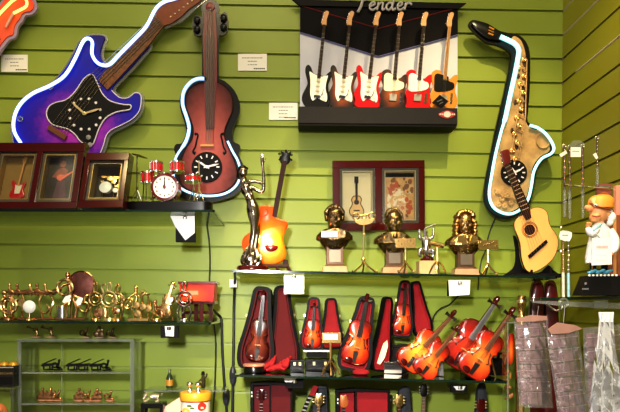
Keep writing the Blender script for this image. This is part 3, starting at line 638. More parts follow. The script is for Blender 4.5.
for name, c, boxes in (('red_patch', (190, 92, 56), [(10, 38, 20, 48, 14), (22, 16, 35, 32, 12)]), ('pale_patch', (240, 216, 180), [(10, 24, 22, 40, 16), (20, 30, 34, 46, 8), (10, 13, 20, 20, 5)]), ('brown_patch', (136, 88, 54), [(26, 38, 35, 52, 10), (9, 44, 30, 53, 8), (18, 12, 34, 20, 6)]), ('ochre_patch', (222, 170, 100), [(9, 12, 35, 53, 18)])):
    b = B(F)
    for x0, y0, x1, y1, n_ in boxes:
        for k in range(n_):
            x, y = rnd.uniform(x0, x1), rnd.uniform(y0, y1); a = rnd.uniform(.8, 2.6); w = 1.05 + rnd.random() * .4
            b.prism([(min(max(p[0] + rnd.uniform(-.5, .5), 8), 35.5), min(max(p[1] + rnd.uniform(-.5, .5), 11.5), 53.5)) for p in circ(x, y, a, 8, a * rnd.uniform(.6, 1.7))], 1, w)
    b.build(name, M(name, c, .6, noise=.2, scale=80), g, flat=True)
# ------------------------------------------------------------------ framed shadow boxes on the upper left shelf
F0_ = LF(80.5, 206.5, -.262, 0, 1, lean=21); F = lambda u, v, w: F0_(u, v * 1.085, w)
m_brass = M('brass_line', (190, 160, 100), .35, .6)
g = shadow_frame('wide mahogany double shadow box, red guitar and guitarist photograph inside, left shelf end', F, -93, 0, 0, 66.5, 12, [(-86, -48, 6.5, 57), (-42, -6.5, 6.5, 57)], (m_mahog, m_greymat, m_brass))
B(F).box(-82.5, -51.5, 10, 53.5, .5, 1).build('tan_backing', M('tan_paper', (150, 118, 62), .7, noise=.15), g)
rg = smooth([(p[0] * 22 - 65, p[1] * 18 + 11) for p in STRAT[::3]], 3)
q = B(F).rprism(rg, 1, 3.5, .6).build('tiny_guitar_body', m_red, g)
B(F).prism([(-66, 24), (-64, 24), (-62.3, 48), (-64, 48)], 3, 4).build('tiny_neck', m_wood, g); B(F).prism([(-64.6, 47), (-61.6, 47), (-60.6, 53), (-62.6, 54), (-65, 51)], 3, 4).build('tiny_headstock', m_wood, g)
B(F).prism([(-67.5, 16), (-62.5, 16), (-61, 25), (-64, 23.5), (-68, 25)], 3.5, 3.9).build('tiny_pickguard', m_cream, q)
B(F).box(-38.5, -10, 10, 53.5, .5, 1).build('photo_print', M('photo_dark', (34, 22, 22), .5, noise=.5, scale=50), g)
mf = M('photo_skin', (150, 80, 56), .6, noise=.4, scale=90); mpants = M('photo_mauve', (86, 52, 66), .6, noise=.6, scale=90)
b = B(F).prism(circ(-24, 46.5, 3, 12, 3.4), 1, 1.2).prism([(-29, 32), (-20, 32), (-18, 40), (-22, 43), (-27, 42), (-31, 38)], 1, 1.2).prism([(-31, 37), (-33.5, 33), (-22, 31), (-22, 33), (-30, 34.5)], 1.2, 1.4); b.build('printed_player', mf, g)
B(F).prism(circ(-24.3, 47.5, 4.2, 12, 3.6), 1, 1.1).build('printed_hair', M('photo_hair', (90, 48, 34), .7), g)
B(F).prism([(-30, 11), (-27, 32), (-20, 32), (-16.5, 11)], 1, 1.2).build('printed_trousers', mpants, g)
B(F).prism([(-28, 31), (-24.5, 29), (-20, 32.5), (-11.5, 39), (-12, 40), (-21, 35), (-25, 36), (-28.5, 34)], 1.3, 1.6).build('printed_guitar', M('photo_red', (236, 110, 80), .5), g)
settle(g, top_tl)
F1_ = LF(127.5, 206.5, -.262, 0, 1, lean=24); F = lambda u, v, w: F1_(u, v * 1.0, w)
g = shadow_frame('single mahogany shadow box holding a tiny drum kit, next to the red drums', F, -43.5, 0, 0, 60, 19, [(-38.5, -4.5, 7.5, 51.5)], (m_mahog, m_greymat, m_brass))
B(F).box(-35.5, -8, 10.5, 48.5, .5, 1).build('dark_backing', M('dark_brown_paper', (44, 34, 24), .6, noise=.5, scale=50), g)
b = B(F)
b.wlathe(-23, 24, [(6.2, 1), (6.2, 8), (5.6, 8.3), (.05, 8.3)], 20); b.build('tiny_bass_drum', m_whitegl, g)
for x, y, a in ((-27, 36, 3), (-15.5, 35, 4), (-12.5, 26, 3), (-27.5, 31, 2.2)): B(F).loft([[(p[0], p[1], 5) for p in circ(x, y, a, 14, a * .5)], [(p[0], p[1] + .6, 5) for p in circ(x, y, a * .3, 14, a * .2)]]).build('tiny_cymbal', m_gold, g)
for x, y in ((-20.5, 34), (-16, 31), (-13, 21)): B(F).wlathe(x, y, [(2.7, 1.5), (2.7, 6.5), (.05, 6.6)], 14).build('tiny_drum', m_gold if y > 25 else m_whitegl, g)
b = B(F).tube([(-27, 36, 4), (-26, 12, 4)], .3, 5); b.tube([(-15, 35, 4), (-15, 12, 4)], .3, 5); b.tube([(-12, 26, 4), (-11, 12, 4)], .3, 5); b.build('tiny_stands', m_gold, g)
settle(g, top_tl)
# ------------------------------------------------------------------ red miniature drum kit with a clock
YD = -.235
f = PX(YD)
g = thing('display_plinth', 'long glossy black rounded base under the red drum kit', 'plinth', (168, 209, YD))
B(f).loft([[(p[0], y, p[1]) for p in smooth([(127, -9), (129, 8), (160, 11), (200, 11), (210, 8), (213, 0), (210, -8), (200, -11), (160, -11)], 4)] for y in (211, 207.5, 203, 201.8)]).build('slab', m_blk, g, bevel=.0015)
settle(g, top_tl)
base_dz = 0
g = thing('drum_kit', 'red miniature drum kit with clock face on bass drum', 'drum kit', (165, 201, YD))
def drum(name, cx, y0, y1, r, w, mat=m_red, par=None):
    o = B(f).lathe(cx, w, [(r, y0), (r, y1)], 22).build(name, mat, par)
    q = B(f); q.lathe(cx, w, [(r * 1.06, y0 - .6), (r * 1.06, y0 + .9)], 22); q.lathe(cx, w, [(r * 1.06, y1 - .9), (r * 1.06, y1 + .6)], 22)
    for k in range(8):
        a = 2 * PI * k / 8 + .2; x, z = cx + r * 1.06 * math.cos(a), w + r * 1.06 * math.sin(a)
        q.cyl((x, y0 + .4, z), (x, y1 - .4, z), .4, n=5)
    q.build('chrome_hoops', m_chrome, o); B(f).lathe(cx, w, [(r * .98, y0 - .2), (.05, y0 - .5)], 20).build('drum_head', m_white, o)
    return o
bass = B(f).wlathe(166.5, 188, [(13.2, -10), (13.2, 6)], 30).build('bass_drum', m_red, g)
B(f).wlathe(166, 188, [(13.8, 4), (13.8, 7.5), (11.2, 7.8), (11.2, 5)], 30).build('bass_hoop', M('dark_red_hoop', (92, 16, 20), .25, coat=.5), bass)
b = B(f)
for k in range(10):
    a = 2 * PI * k / 10 + .3; b.cyl((166 + 13.8 * math.cos(a), 188 + 13.8 * math.sin(a), -8), (166 + 13.8 * math.cos(a), 188 + 13.8 * math.sin(a), 8), .7, n=6)
b.build('tension_lugs', m_chrome, bass)
m_cl = M('clock_white', (240, 232, 226), .4, noise=.02)
c = B(f).wlathe(166, 188, [(11.2, 6), (11.2, 7), (.05, 7.05)], 30).build('clock_face', m_cl, g)
b = B(f)
for k in range(12):
    a = PI / 6 * k; x, y = 166 + 8.7 * math.sin(a), 188 - 8.7 * math.cos(a); b.box(x - .55, x + .55, y - .8, y + .8, 7, 7.4)
b.build('hour_marks', M('numeral_brown', (70, 44, 36), .6), c, flat=True)
b = B(f).prism([(165.5, 190), (165.7, 180), (166, 179.2), (166.3, 180), (166.5, 190)], 7.6, 8).build('clock_hand', m_blkmat, c)
b = B(f).prism([(165.4, 189.4), (165.6, 182.5), (166.4, 182.5), (166.6, 189.4)], 8.1, 8.4).build('clock_hand', m_blkmat, c)
B(f).wlathe(166, 188, [(1.5, 7), (1.5, 8.8), (.05, 9)], 12).build('hand_hub', M('hub_red', (120, 30, 34), .4), c)
drum('tom_drum', 157, 162.8, 172.3, 6.2, 2, par=g); drum('tom_drum', 177.5, 162.8, 172.3, 7, 2, par=g)
drum('floor_tom', 147, 172.2, 182.6, 6.4, -2, par=g); drum('snare_drum', 193, 176, 181.8, 8, 0, par=g)
b = B(f).tube([(157, 172, 2), (163, 176, 0), (166, 176, -2)], .8, 6); b.tube([(177, 172, 2), (170, 175, 0), (166, 176, -2)], .8, 6); b.build('tom_holder', m_chrome, g)
def tripod(name, x, w, top, bot, sp, par, mat=m_chrome, r_=.65):
    b = B(f).cyl((x, top, w), (x, bot - 3, w), r_, n=7)
    for k in range(3):
        a = 2 * PI * k / 3 + .5; b.tube([(x, bot - 12, w), (x + sp * .7 * math.cos(a), bot - 4, w + sp * .7 * math.sin(a)), (x + sp * math.cos(a), bot, w + sp * math.sin(a))], r_ * .8, 6)
    b.cyl((x, bot - 14, w), (x, bot - 11, w), r_ * 1.8, n=8); return b.build(name, mat, par)
for x, w in ((143, -4), (151, -4), (147, 3)): B(f).cyl((x, 180, w), (x + (x - 147) * .3, 201.3, w), .6, n=6).build('floor_tom_leg', m_chrome, g)
tripod('snare_stand', 193.5, 0, 181, 201.3, 5.5, g)
st = tripod('cymbal_stand', 199.5, 3, 161, 201.3, 5.5, g, m_goldp); 
st2 = tripod('cymbal_stand', 137.5, 2, 156.5, 201.3, 5.5, g)
B(f).loft([[(140 + 8.2 * math.cos(a), 156.3 + 8.2 * math.cos(a) * .28 + 0, 2 + 6 * math.sin(a)) for a in [2 * PI * k / 18 for k in range(18)]], [(140 + 2 * math.cos(a), 155 + 2 * math.cos(a) * .28, 2 + 1.6 * math.sin(a)) for a in [2 * PI * k / 18 for k in range(18)]]]).build('cymbal', m_bronze2, st2)
for sx in (-1, 1): B(f).tube([(166 + sx * 9, 197, 4), (166 + sx * 13, 201.3, 10)], .7, 6).build('bass_spur', m_chrome, g)
settle(g, lambda q: top_tl(q) + .001 + (P(0, 201.8, YD).z - P(0, 211, YD).z))
# ------------------------------------------------------------------ centre shelf: lamp, dancer, busts, stands, acoustic guitar
def amber(name):
    m = burst(name, [(0, (255, 226, 120)), (.12, (255, 170, 50)), (.3, (250, 116, 18)), (.55, (206, 74, 10))], cx=.62, cz=.3, rough=.25, coat=.5, emit=.0)
    nt = m.node_tree; b = nt.nodes['Principled BSDF']; cr = [n for n in nt.nodes if n.type == 'VALTORGB'][0]
    nt.links.new(cr.outputs[0], b.inputs['Emission Color']); b.inputs['Emission Strength'].default_value = .55; return m
YL = -.17
f = PX(YL)
g = thing('guitar_lamp', 'glowing amber glass guitar lamp on dark wood stand behind the dancer', 'lamp', (268, 270, YL))
gb = smooth([(257, 208), (262, 205.3), (271, 205.3), (275, 209), (274.5, 215), (279, 218.5), (286, 221), (288.2, 225), (285.5, 231), (283, 239), (285, 247), (286.3, 254), (282, 261), (272.6, 264.5), (259.5, 263), (249, 257), (242.5, 248), (242.8, 239), (248, 233.5), (255, 229), (258, 222), (256.5, 214)], 4)
m_amb = amber('amber_glass')
B(f).rprism(gb, -7, 5, 2.5).build('glass_body', m_amb, g)
B(f).tube([(p[0], p[1], 5) for p in smooth([(261, 210), (266, 209), (268, 213), (264, 217), (259, 216)], 4)], .6, 5, True).build('scratchplate_line', M('amber_line', (176, 60, 10), .3), g)
B(f).rprism(smooth([(265, 246), (271, 244.6), (278, 246.5), (276, 250.5), (270, 252), (266.5, 250)], 3), 4.5, 6, .5).build('bridge', m_mahog, g)
B(f).prism([(272, 217), (276.6, 217.6), (286.9, 162), (282.2, 161)], 0, 5).build('neck', m_rose, g, bevel=.0006)
h = B(f).rprism(smooth([(281.5, 164), (279.5, 158), (281.6, 155.5), (280.8, 151.5), (284.5, 152.5), (286, 149.8), (288, 152.5), (291.2, 152), (290, 156.5), (290.6, 160), (287.5, 164.5)], 3), 0, 4, .6).build('headstock', m_blk, g)
for x, y in ((279.6, 154), (280, 159.5), (291.4, 155), (291, 160)): B(f).ell((x, y, 2), (1.5, 1.2, 1), 8, 6).build('tuning_peg', m_blk, h)
st = B(f).box(261, 289, 264.3, 267, -7, 7).box(283, 288, 259, 265, -7, -4).build('stand_base', m_rose, g, bevel=.001)
for x in (264, 276, 287): B(f).tube([(x, 265, 4), (x + 1.5, 269, 6), (x + 4, 271.5, 8)], [1.8, 1.6, 1.3], 7).build('stand_foot', m_rose, g)
settle(g, top_mc)
pl = bpy.data.lights.new('lamp_bulb', 'POINT'); pl.energy = .8; pl.color = (1, .55, .18); pl.shadow_soft_size = .01
plo = bpy.data.objects.new('lamp_bulb', pl); col.objects.link(plo); plo.location = P(270, 240, YL - .03)
# dancer
YN = -.225
f = PX(YN)
g = thing('dancer_statuette', 'dark pewter statuette of a nude dancer arching back with one arm raised', 'statuette', (253, 271, YN))
sk = [(250, 258, 1, 4.2), (251.5, 248, 0, 3.6), (253.5, 236, 0, 3.7), (254.5, 226, 1, 4.2), (254.2, 217, 1, 6.2), (252.8, 209, 1, 6.4), (251.2, 202, 0, 4.8), (248.6, 195, 0, 5.0), (245.8, 188.5, 0, 6.2), (243.8, 183, -1, 3.6), (243.2, 178.5, -1, 2.3)]
b = B(f)
def chain(b, pts, n=12):
    P_ = smooth(pts, 4, False); b.tube([p[:3] for p in P_], [p[3] for p in P_], n)
chain(b, sk)
chain(b, [(252.5, 214, -2, 4.6), (256, 224, -2, 4.2), (257, 236, -1, 3.4), (255.5, 247, 0, 3.0), (254.5, 258, 1, 2.6)])          # second leg
b.ell((243.2, 172.5, 0), (4.4, 5.6, 4.6), 14, 10); b.ell((239.6, 173.5, 1.5), (1.1, 1.1, 1.2), 8, 6)
b.ell((244, 175.5, 3.2), (1.5, 1.2, 1.6), 8, 6)
for x, y in ((246.5, 197, ), (251.4, 195.4)): b.ell((x, y, 3.6), (2.2, 2.1, 2), 10, 8)
chain(b, [(248.5, 187, 1, 2.6), (255, 190, 3, 2.3), (261, 192.8, 3, 2.0), (263.6, 190, 3, 1.9), (263.9, 180, 3, 1.7), (263.2, 171, 3, 1.35), (262.8, 165.5, 3, 1.3)])
chain(b, [(244, 187, 2, 2.5), (250, 183.4, 5, 2.0), (256, 183, 5, 1.8), (262, 185, 4.5, 1.5), (264.4, 188, 4, 1.3)])
chain(b, [(262.6, 166.5, 3, 1.7), (262.3, 161.5, 3, 1.8), (262.4, 159, 3, 1.5)])
for k, (dx, L_) in enumerate(((-1.35, 4.2), (-.45, 5.4), (.4, 5.2), (1.2, 4.2))): chain(b, [(262.3 + dx, 160, 3, .55), (262.2 + dx * 1.15, 160 - L_ * .55, 3.2, .52), (262.5 + dx * 1.2, 160 - L_, 3.6, .42)], 6)
chain(b, [(263.6, 164, 3, .6), (265, 161.6, 3.4, .55), (265.4, 159.6, 3.6, .45)], 6)
body = b.build('body', m_pewter, g, remesh=.0011)
hb = B(f)
for k in range(7): chain(hb, [(240 + k * 1.2, 168.2 - abs(k - 3) * .3, -2 + (k % 3), 1.4), (238 + k * 1.0, 172 + k * .4, -4, 1.6), (237.4 + k * 1.5, 178 + k * .7, -5, 1.2)], 7)
hb.ell((242.5, 169, -1), (4.6, 3.6, 4.6), 12, 8); hb.build('hair', M('dark_hair_pewter', (60, 52, 46), .35, 1, noise=.3), g)
b = B(f)
for k in range(9):
    a = 2 * PI * k / 9; x, w_ = 251.5, 0
    chain(b, [(x + 3 * math.cos(a), 244 + (k % 3) * 3, 3 * math.sin(a), .9), (x + 7.6 * math.cos(a), 255, 7 * math.sin(a), 2.0), (x + 9.4 * math.cos(a + .4), 262, 8.6 * math.sin(a + .4), 2.0), (x + 6 * math.cos(a + .8), 266.5, 6 * math.sin(a + .8), 1.6)], 7)
b.lathe(251.5, 0, [(3, 246), (6, 256), (8, 263), (8, 266.8)], 14); b.build('swirling_veil', m_pewter, g)
B(f).lathe(252.5, 0, [(15.2, 271.5), (15.8, 270.8), (15.8, 268.2), (14.6, 266.6), (.1, 266.4)], 28).build('round_base', m_mahog, g)
settle(g, top_mc)
# busts
YB = -.18
f = PX(YB)
def bust(label, cx, top, chin, sh_y, shw, wb, bot, pedw, hair, skin, tagbox=None, long_=False, turn=0):
    g = thing('composer_bust', label, 'bust', (cx, bot, YB), 'bronze busts')
    hh = chin - top; hw = hh * .36
    b = B(f); hy = (top + chin) / 2 + hh * .06
    b.ell((cx, hy - hh * .08, 0), (hw, hh * .42, hw * 1.12), 16, 12); b.ell((cx + turn, hy + hh * .18, hw * .25), (hw * .8, hh * .34, hw * .82), 14, 10)
    # face: brow, nose, lips, chin, cheeks
    fx = cx + turn; fw = hw * 1.02
    b.ell((fx, hy - hh * .10, fw), (hw * .62, hh * .045, hw * .2), 10, 6)
    b.tube([(fx, hy - hh * .08, fw * 1.02), (fx, hy + hh * .03, fw * 1.15), (fx, hy + hh * .10, fw * 1.30)], [hh * .03, hh * .04, hh * .055], 8)
    for s_ in (-1, 1):
        b.ell((fx + s_ * hw * .45, hy + hh * .10, fw * .78), (hw * .3, hh * .1, hw * .26), 10, 6); b.ell((fx + s_ * hw * 1.0, hy + hh * .03, -.5), (hw * .12, hh * .1, hw * .2), 8, 6)
        b.ell((fx + s_ * hw * .38, hy - hh * .035, fw * .95), (hw * .17, hh * .03, hw * .1), 8, 6)
    b.ell((fx, hy + hh * .22, fw * 1.02), (hw * .3, hh * .03, hw * .14), 10, 6); b.ell((fx, hy + hh * .265, fw * .98), (hw * .24, hh * .025, hw * .14), 10, 6)
    b.ell((fx, hy + hh * .38, fw * .86), (hw * .34, hh * .08, hw * .24), 10, 6)
    # neck, shoulders, chest
    b.lathe(cx, -1, [(hw * .72, chin - hh * .22), (hw * .78, chin + 2), (hw * 1.1, sh_y)], 16)
    rings = []
    for y, wd, dp in ((chin + 1, hw * .8, hw * .8), (sh_y - 1, shw * .55, hw * 1.0), (sh_y + 2.5, shw * .8, hw * 1.15), (sh_y + 6, shw * .96, hw * 1.3), (sh_y + 10, shw * .98, hw * 1.35), (wb - 3, shw * .8, hw * 1.3), (wb + 2, shw * .62, hw * 1.1), (wb + 6, shw * .44, hw * .8)):
        rings.append([(cx + wd * math.cos(a), y, dp * math.sin(a)) for a in [2 * PI * k / 20 for k in range(20)]])
    b.loft(rings)
    b.build('figure', skin, g, remesh=.0008)
    hb = B(f); rnd.seed(int(cx))
    if long_:
        for s_ in (-1, 1):
            for k in range(6):
                yy = top + 4 + k * hh * .19; hb.ell((cx + s_ * (hw * .92 + (1.2 if 1 < k < 5 else 0)), yy + 2, 0), (hw * .42, hh * .13, hw * .7), 10, 8)
            for k in range(5): hb.ell((cx + s_ * hw * (1.05 + .1 * (k % 2)), top + hh * .5 + k * hh * .13, hw * .45), (hw * .3, hh * .08, hw * .35), 8, 6)
        for k in range(9): a = PI * k / 8; hb.ell((cx + hw * .85 * math.cos(a), top + hh * .22 - hh * .17 * math.sin(a), hw * .3), (hw * .36, hh * .11, hw * .55), 9, 7)
        hb.ell((cx, top + hh * .3, -hw * .4), (hw * 1.05, hh * .36, hw * .9), 12, 8)
    else:
        for k in range(26):
            a = PI * (k % 13) / 12; d = -hw * .2 if k < 13 else hw * .45
            hb.ell((cx + hw * (.98 if hair > 1 else .86) * math.cos(a) + rnd.uniform(-.5, .5), top + hh * .36 - hh * (.34 if k < 13 else .27) * math.sin(a), d), (hw * .2 * hair, hh * .085 * hair, hw * .3), 8, 6)
        hb.ell((cx, top + hh * .33, -hw * .4), (hw * (1.05 if hair > 1 else .98), hh * .35, hw * .9), 12, 8)
        if hair > 1:
            for s_ in (-1, 1):
                for k in range(4): hb.ell((cx + s_ * hw * (1.02 - .03 * k), top + hh * (.3 + .1 * k), -.5 + .4 * k), (hw * .26, hh * .1, hw * .36), 9, 7)
    hb.build('hair', skin if not long_ else M('light_bronze', (176, 140, 88), .3, 1, noise=.35, scale=90), g, remesh=.0012)
    b = B(f)      # lapels and cravat
    for s_ in (-1, 1): b.prism([(cx + s_ * 1, wb - 4), (cx + s_ * hw * .5, sh_y), (cx + s_ * hw * 1.1, sh_y + 2), (cx + s_ * hw * 1.2, sh_y + 8), (cx + s_ * hw * .5, wb - 5)], hw * 1.12, hw * 1.42)
    b.ell((cx, sh_y + 3, hw * 1.25), (hw * .3, 2.6, 1.6), 10, 6)
    for k in range(4): b.ell((cx, sh_y + 8 + k * 3, hw * 1.45), (.8, .8, .6), 8, 5)
    b.build('lapels', m_gold if long_ else skin, g)
    b = B(f)
    def slab(y0, y1, w0, w1): b.loft([[(cx - w0, y0, -w0 * .6), (cx + w0, y0, -w0 * .6), (cx + w0, y0, w0 * .75), (cx - w0, y0, w0 * .75)], [(cx - w1, y1, -w1 * .6), (cx + w1, y1, -w1 * .6), (cx + w1, y1, w1 * .75), (cx - w1, y1, w1 * .75)]])
    slab(wb + 1, wb + 3, pedw * .62, pedw * .7); slab(wb + 3, bot - 9, pedw * .66, pedw * .66); slab(bot - 9, bot - 7, pedw * .7, pedw * .86); 
    ped = b.build('pedestal', M('pedestal_bronze', (92, 66, 48), .4, .5, noise=.3, scale=60), g, bevel=.0005)
    b = B(f); slab(bot - 7, bot, pedw * .9, pedw * 1.0); b.build('base_block', M('base_tan', (176, 138, 104), .45, noise=.2, scale=60), g, bevel=.0005)
    B(f).box(cx - pedw * .46, cx + pedw * .46, wb + 5.5, bot - 11, pedw * .49, pedw * .56).build('plaque', M('plaque_bronze', (124, 112, 96), .4, .6, noise=.2), ped, bevel=.0004)
    if tagbox:
        x0, x1, y0, y1 = tagbox; w_ = hw * 1.9
        B(f).box(x0, x1, y0, y1, w_, w_ + .6).build('paper_label', m_white, g)
    settle(g, top_mc); return g
bust('dark bronze bust with tousled hair and a white sticker on its chest', 334.5, 203.5, 227, 228.5, 19, 243, 272, 12.5, 1.15, m_bronze2, (320.5, 336, 231.5, 237.5))
bust('bronze bust with short smooth hair, middle of the three', 393.5, 205, 229, 231, 20.5, 245, 272, 12.5, .9, m_bronze, None)
bust('golden bronze bust with long curly wig, rightmost of the three', 464.5, 208.5, 232, 233.5, 20.5, 247, 274, 12.5, 1, M('gold_bronze', (128, 98, 58), .26, 1, noise=.35, scale=90, rgb2=(200, 168, 112), bump=.5), None, long_=True)
# music stands
def music_stand(label, x, y0, y1, Y, shelf, kind, grp='gold miniature music stands'):
    f = PX(Y); g = thing('music_stand', label, 'music stand', (x, y1, Y), grp)
    b = B(f)
    if kind == 'lyre':
        b.cyl((x, y0 + 12, 0), (x - 1, y1 - 12, 0), .9, n=8); b.ell((x, y0 + 22, 0), (1.6, 2, 1.6), 10, 6); b.ell((x - .8, y1 - 14, 0), (2.2, 2.2, 2.2), 10, 6)
        b.build('stem', m_goldp, g)
        q = B(f)
        q.prism(smooth([(x - 10.5, y0 + 6), (x - 6, y0 + 7.6), (x - 2, y0 + 6.6), (x + 4, y0 + 6.6), (x + 8, y0 + 5), (x + 10.5, y0 + 7), (x + 8, y0 + 10), (x + 4, y0 + 12), (x - 3, y0 + 12.6), (x - 8, y0 + 10.4)], 3), 0, 1.6)
        q.ring(x - 8.2, y0 + 4.2, 3.2, .8, 1, n=14); q.ring(x + 7.8, y0 + 3.6, 3.4, .8, 1, n=14); q.ring(x, y0 + 4.4, 2.2, .7, 1, n=12); tt_ = smooth([(x - 8, y0 + 1, 1), (x - 3, y0 + 3.4, 1), (x + 3, y0 + 2.6, 1), (x + 7, y0, 1)], 3, False); q.tube(tt_, .7, 6); q.build('scroll_desk', m_gold, g)
    else:
        b.cyl((x, y0 + 8, 0), (x, y1 - 10, 0), .9, n=8); b.ell((x, y0 + 14, 0), (1.5, 1.8, 1.5), 10, 6); b.build('stem', m_goldp, g)
        q = B(f).prism([(x - 10, y0 + .6), (x + 10, y0), (x + 10, y0 + 8.6), (x - 10, y0 + 9.2)], 0, 1.2); q.build('desk', m_gold, g, bevel=.0004)
        d = B(f)
        for k in range(6):
            xx = x - 7.5 + k * 3; d.ell((xx, y0 + 3 + (k * 7 % 4), 1.3), (.9, .7, .4), 7, 5); d.box(xx + .5, xx + .8, y0 + .8 + (k * 7 % 4), y0 + 3 + (k * 7 % 4), 1.2, 1.6)
        d.build('engraved_notes', m_bronze, g)
        B(f).box(x - 10, x + 10, y0 + 8.4, y0 + 9.8, 0, 3).build('ledge', m_gold, g)
    for k in range(3):
        a = 2 * PI * k / 3 + PI / 6; s_ = 13 if kind == 'lyre' else 8.5
        B(f).tube([p for p in smooth([(x - .6, y1 - 13, 0), (x + s_ * .25 * math.cos(a), y1 - 8, s_ * .25 * math.sin(a)), (x + s_ * .75 * math.cos(a), y1 - 3, s_ * .75 * math.sin(a)), (x + s_ * math.cos(a), y1 - .5, s_ * math.sin(a)), (x + s_ * 1.1 * math.cos(a), y1 - 2.6, s_ * 1.1 * math.sin(a))], 3, False)], .95, 6).build('leg', m_gold, g)
    settle(g, shelf); return g
music_stand('tall gold music stand with scrolled lyre top between two busts', 364, 210, 271, -.2, top_mc, 'lyre')
music_stand('gold music stand with rectangular desk in front of the middle bust', 405.5, 237, 272, -.25, top_mc, 'desk')
music_stand('gold music stand with engraved desk at the far right of the busts', 488, 239, 274.5, -.23, top_mc, 'desk')
# small gold tripod with horn and silver figure on a block
Y = -.23; f = PX(Y)
g = thing('music_stand', 'small gold tripod stand with short tubular top beside beige block', 'music stand', (437.5, 272.5, Y), 'gold miniature music stands')
B(f).cyl((437.3, 244, 0), (437.5, 260, 0), .9, n=8).build('stem', m_goldp, g)
B(f).cyl((430, 240.5, 0), (443.5, 243.5, 1), 2.4, 2.6, n=12).build('tube_top', m_gold, g)
for k in range(4):
    a = PI / 2 * k + .4; B(f).tube(smooth([(437.5, 259, 0), (437.5 + 4 * math.cos(a), 262, 4 * math.sin(a)), (437.5 + 7 * math.cos(a), 268, 7 * math.sin(a)), (437.5 + 8.5 * math.cos(a), 272, 8.5 * math.sin(a))], 3, False), 1.0, 6).build('leg', m_gold, g)
settle(g, top_mc)
Y = -.2; f = PX(Y)
g = thing('player_statuette', 'shiny silver statuette of a player with raised arms on beige block', 'statuette', (427, 272, Y))
B(f).box(417.8, 436, 258.5, 272.5, -8, 8).build('block', M('beige_stone', (190, 164, 116), .6, noise=.12, scale=60), g, bevel=.0008)
B(f).lathe(427, 0, [(7, 258.5), (6.4, 256), (4.6, 254.8), (3.2, 253)], 16).build('round_foot', m_mahog, g)
b = B(f)
chain(b, [(426.5, 253.5, 0, 3), (425.5, 249, 1, 3.6), (426, 244, 1, 4.4), (426, 239, 1, 4.6), (425.5, 235, 1, 3.4), (425.4, 232.6, 1, 2)])
b.ell((425, 230, 1.5), (2.7, 3.1, 2.8), 12, 8); b.ell((424.4, 230.6, 4), (.8, .8, .8), 6, 5)
chain(b, [(422.5, 236.5, 1, 2), (419.6, 235.5, 2, 1.7), (419.2, 231.5, 2, 1.2), (419, 229.5, 2, .9)]); chain(b, [(429, 236.5, 1, 2), (432.4, 234, 2, 1.6), (433, 229, 2, 1.2), (432.8, 226.6, 2, .9)])
chain(b, [(424, 250, 1, 2.8), (419.5, 247.5, 4, 2.5), (419, 252.5, 4, 1.8), (420.5, 255, 4, 1.4)]); chain(b, [(428, 250, 1, 2.8), (432, 248, 4, 2.4), (432.4, 252, 4, 1.8), (431, 255, 4, 1.4)])
for x0, y0 in ((419, 229.5), (432.8, 226.6)):
    for k in range(4): chain(b, [(x0 - .6 + k * .42, y0, 2, .32), (x0 - .9 + k * .6, y0 - 2.2 - (k in (1, 2)) * .6, 2.2, .26)], 5)
    chain(b, [(x0 + .8, y0 + .8, 2, .34), (x0 + 1.7, y0 - .6, 2.2, .28)], 5)
b.build('body', m_silver, g, remesh=.0009)
B(f).tube([(424, 226.5, 3), (425, 238, 5)], .8, 6).tube([(424, 226.5, 3), (430, 224, 3), (434.5, 222, 3)], .9, 6).build('raised_rod', m_silver, g)
settle(g, top_mc)
# ------------------------------------------------------------------ acoustic guitar on black stand
Y = -.19; f = PX(Y)
g = thing('acoustic_guitar', 'small blond acoustic guitar with dark sides leaning on black stand', 'guitar', (535, 272, Y))
top_ = smooth([(514.8, 226), (514.2, 220), (517, 215), (523, 211.5), (528, 208.5), (532.5, 205), (539, 204.2), (545.5, 207.5), (547.8, 213), (548.8, 220), (552, 226), (556.5, 232.5), (558.2, 240), (556.4, 248), (552, 256), (545, 262.5), (537, 267.5), (530.5, 269), (525.4, 265.6), (522, 257), (520.8, 248), (520, 240), (517.6, 232.5)], 4)
m_sp = M('blond_spruce', (238, 176, 100), .42, noise=.06, scale=30, coat=.15)
side = [(p[0] + 3.2, p[1] - .5) for p in top_]
B(f).loft([[(p[0], p[1], -11) for p in side], [(p[0], p[1], -.4) for p in top_]]).build('sides_and_back', m_mahog, g, angle=30)
tp = B(f).prism(top_, -.4, .6).build('soundboard', m_sp, g, flat=True)
B(f).tube([(p[0], p[1], .3) for p in top_], .45, 5, True).build('binding', M('dark_binding', (90, 44, 22), .4), tp)
B(f).wlathe(529.5, 226.5, [(5.4, .6), (5.4, .75), (.05, .75)], 24).build('sound_hole', m_rose, tp)
b = B(f)
for R_, rr in ((6.6, .45), (7.8, .35)): b.ring(529.5, 226.5, R_, rr, .6, n=28, m=5)
b.build('rosette', M('rosette_brown', (150, 84, 36), .5), tp)
B(f).prism([(527.4, 252.5), (545.4, 236.6), (547, 239.4), (529, 255.5)], .6, 2.6).build('bridge', m_blkmat, g, bevel=.0005)
nk = B(f).prism([(503.5, 163), (508.5, 160), (528.5, 203.5), (530, 215), (525.5, 217), (520.5, 208.5)], .6, 3.4).build('neck', m_rose, g)
b = B(f)
for k in range(12):
    t = k / 12; x0, y0 = 505 + 18.5 * t, 165 + 46 * t; b.tube([(x0 - .6 - t, y0 + .6, 3.5), (x0 + 4.2 + 1.6 * t, y0 - 2.2, 3.5)], .38, 4)
b.build('fret', M('pale_fret', (196, 170, 140), .4, .4), nk)
h = B(f).rprism(smooth([(503.5, 164), (500.2, 152), (500.6, 148.2), (506.6, 146.8), (508.4, 149.5), (509.2, 160)], 3), .2, 3.2, .5).build('headstock', M('red_brown_head', (104, 26, 24), .3, coat=.4, noise=.2), g)
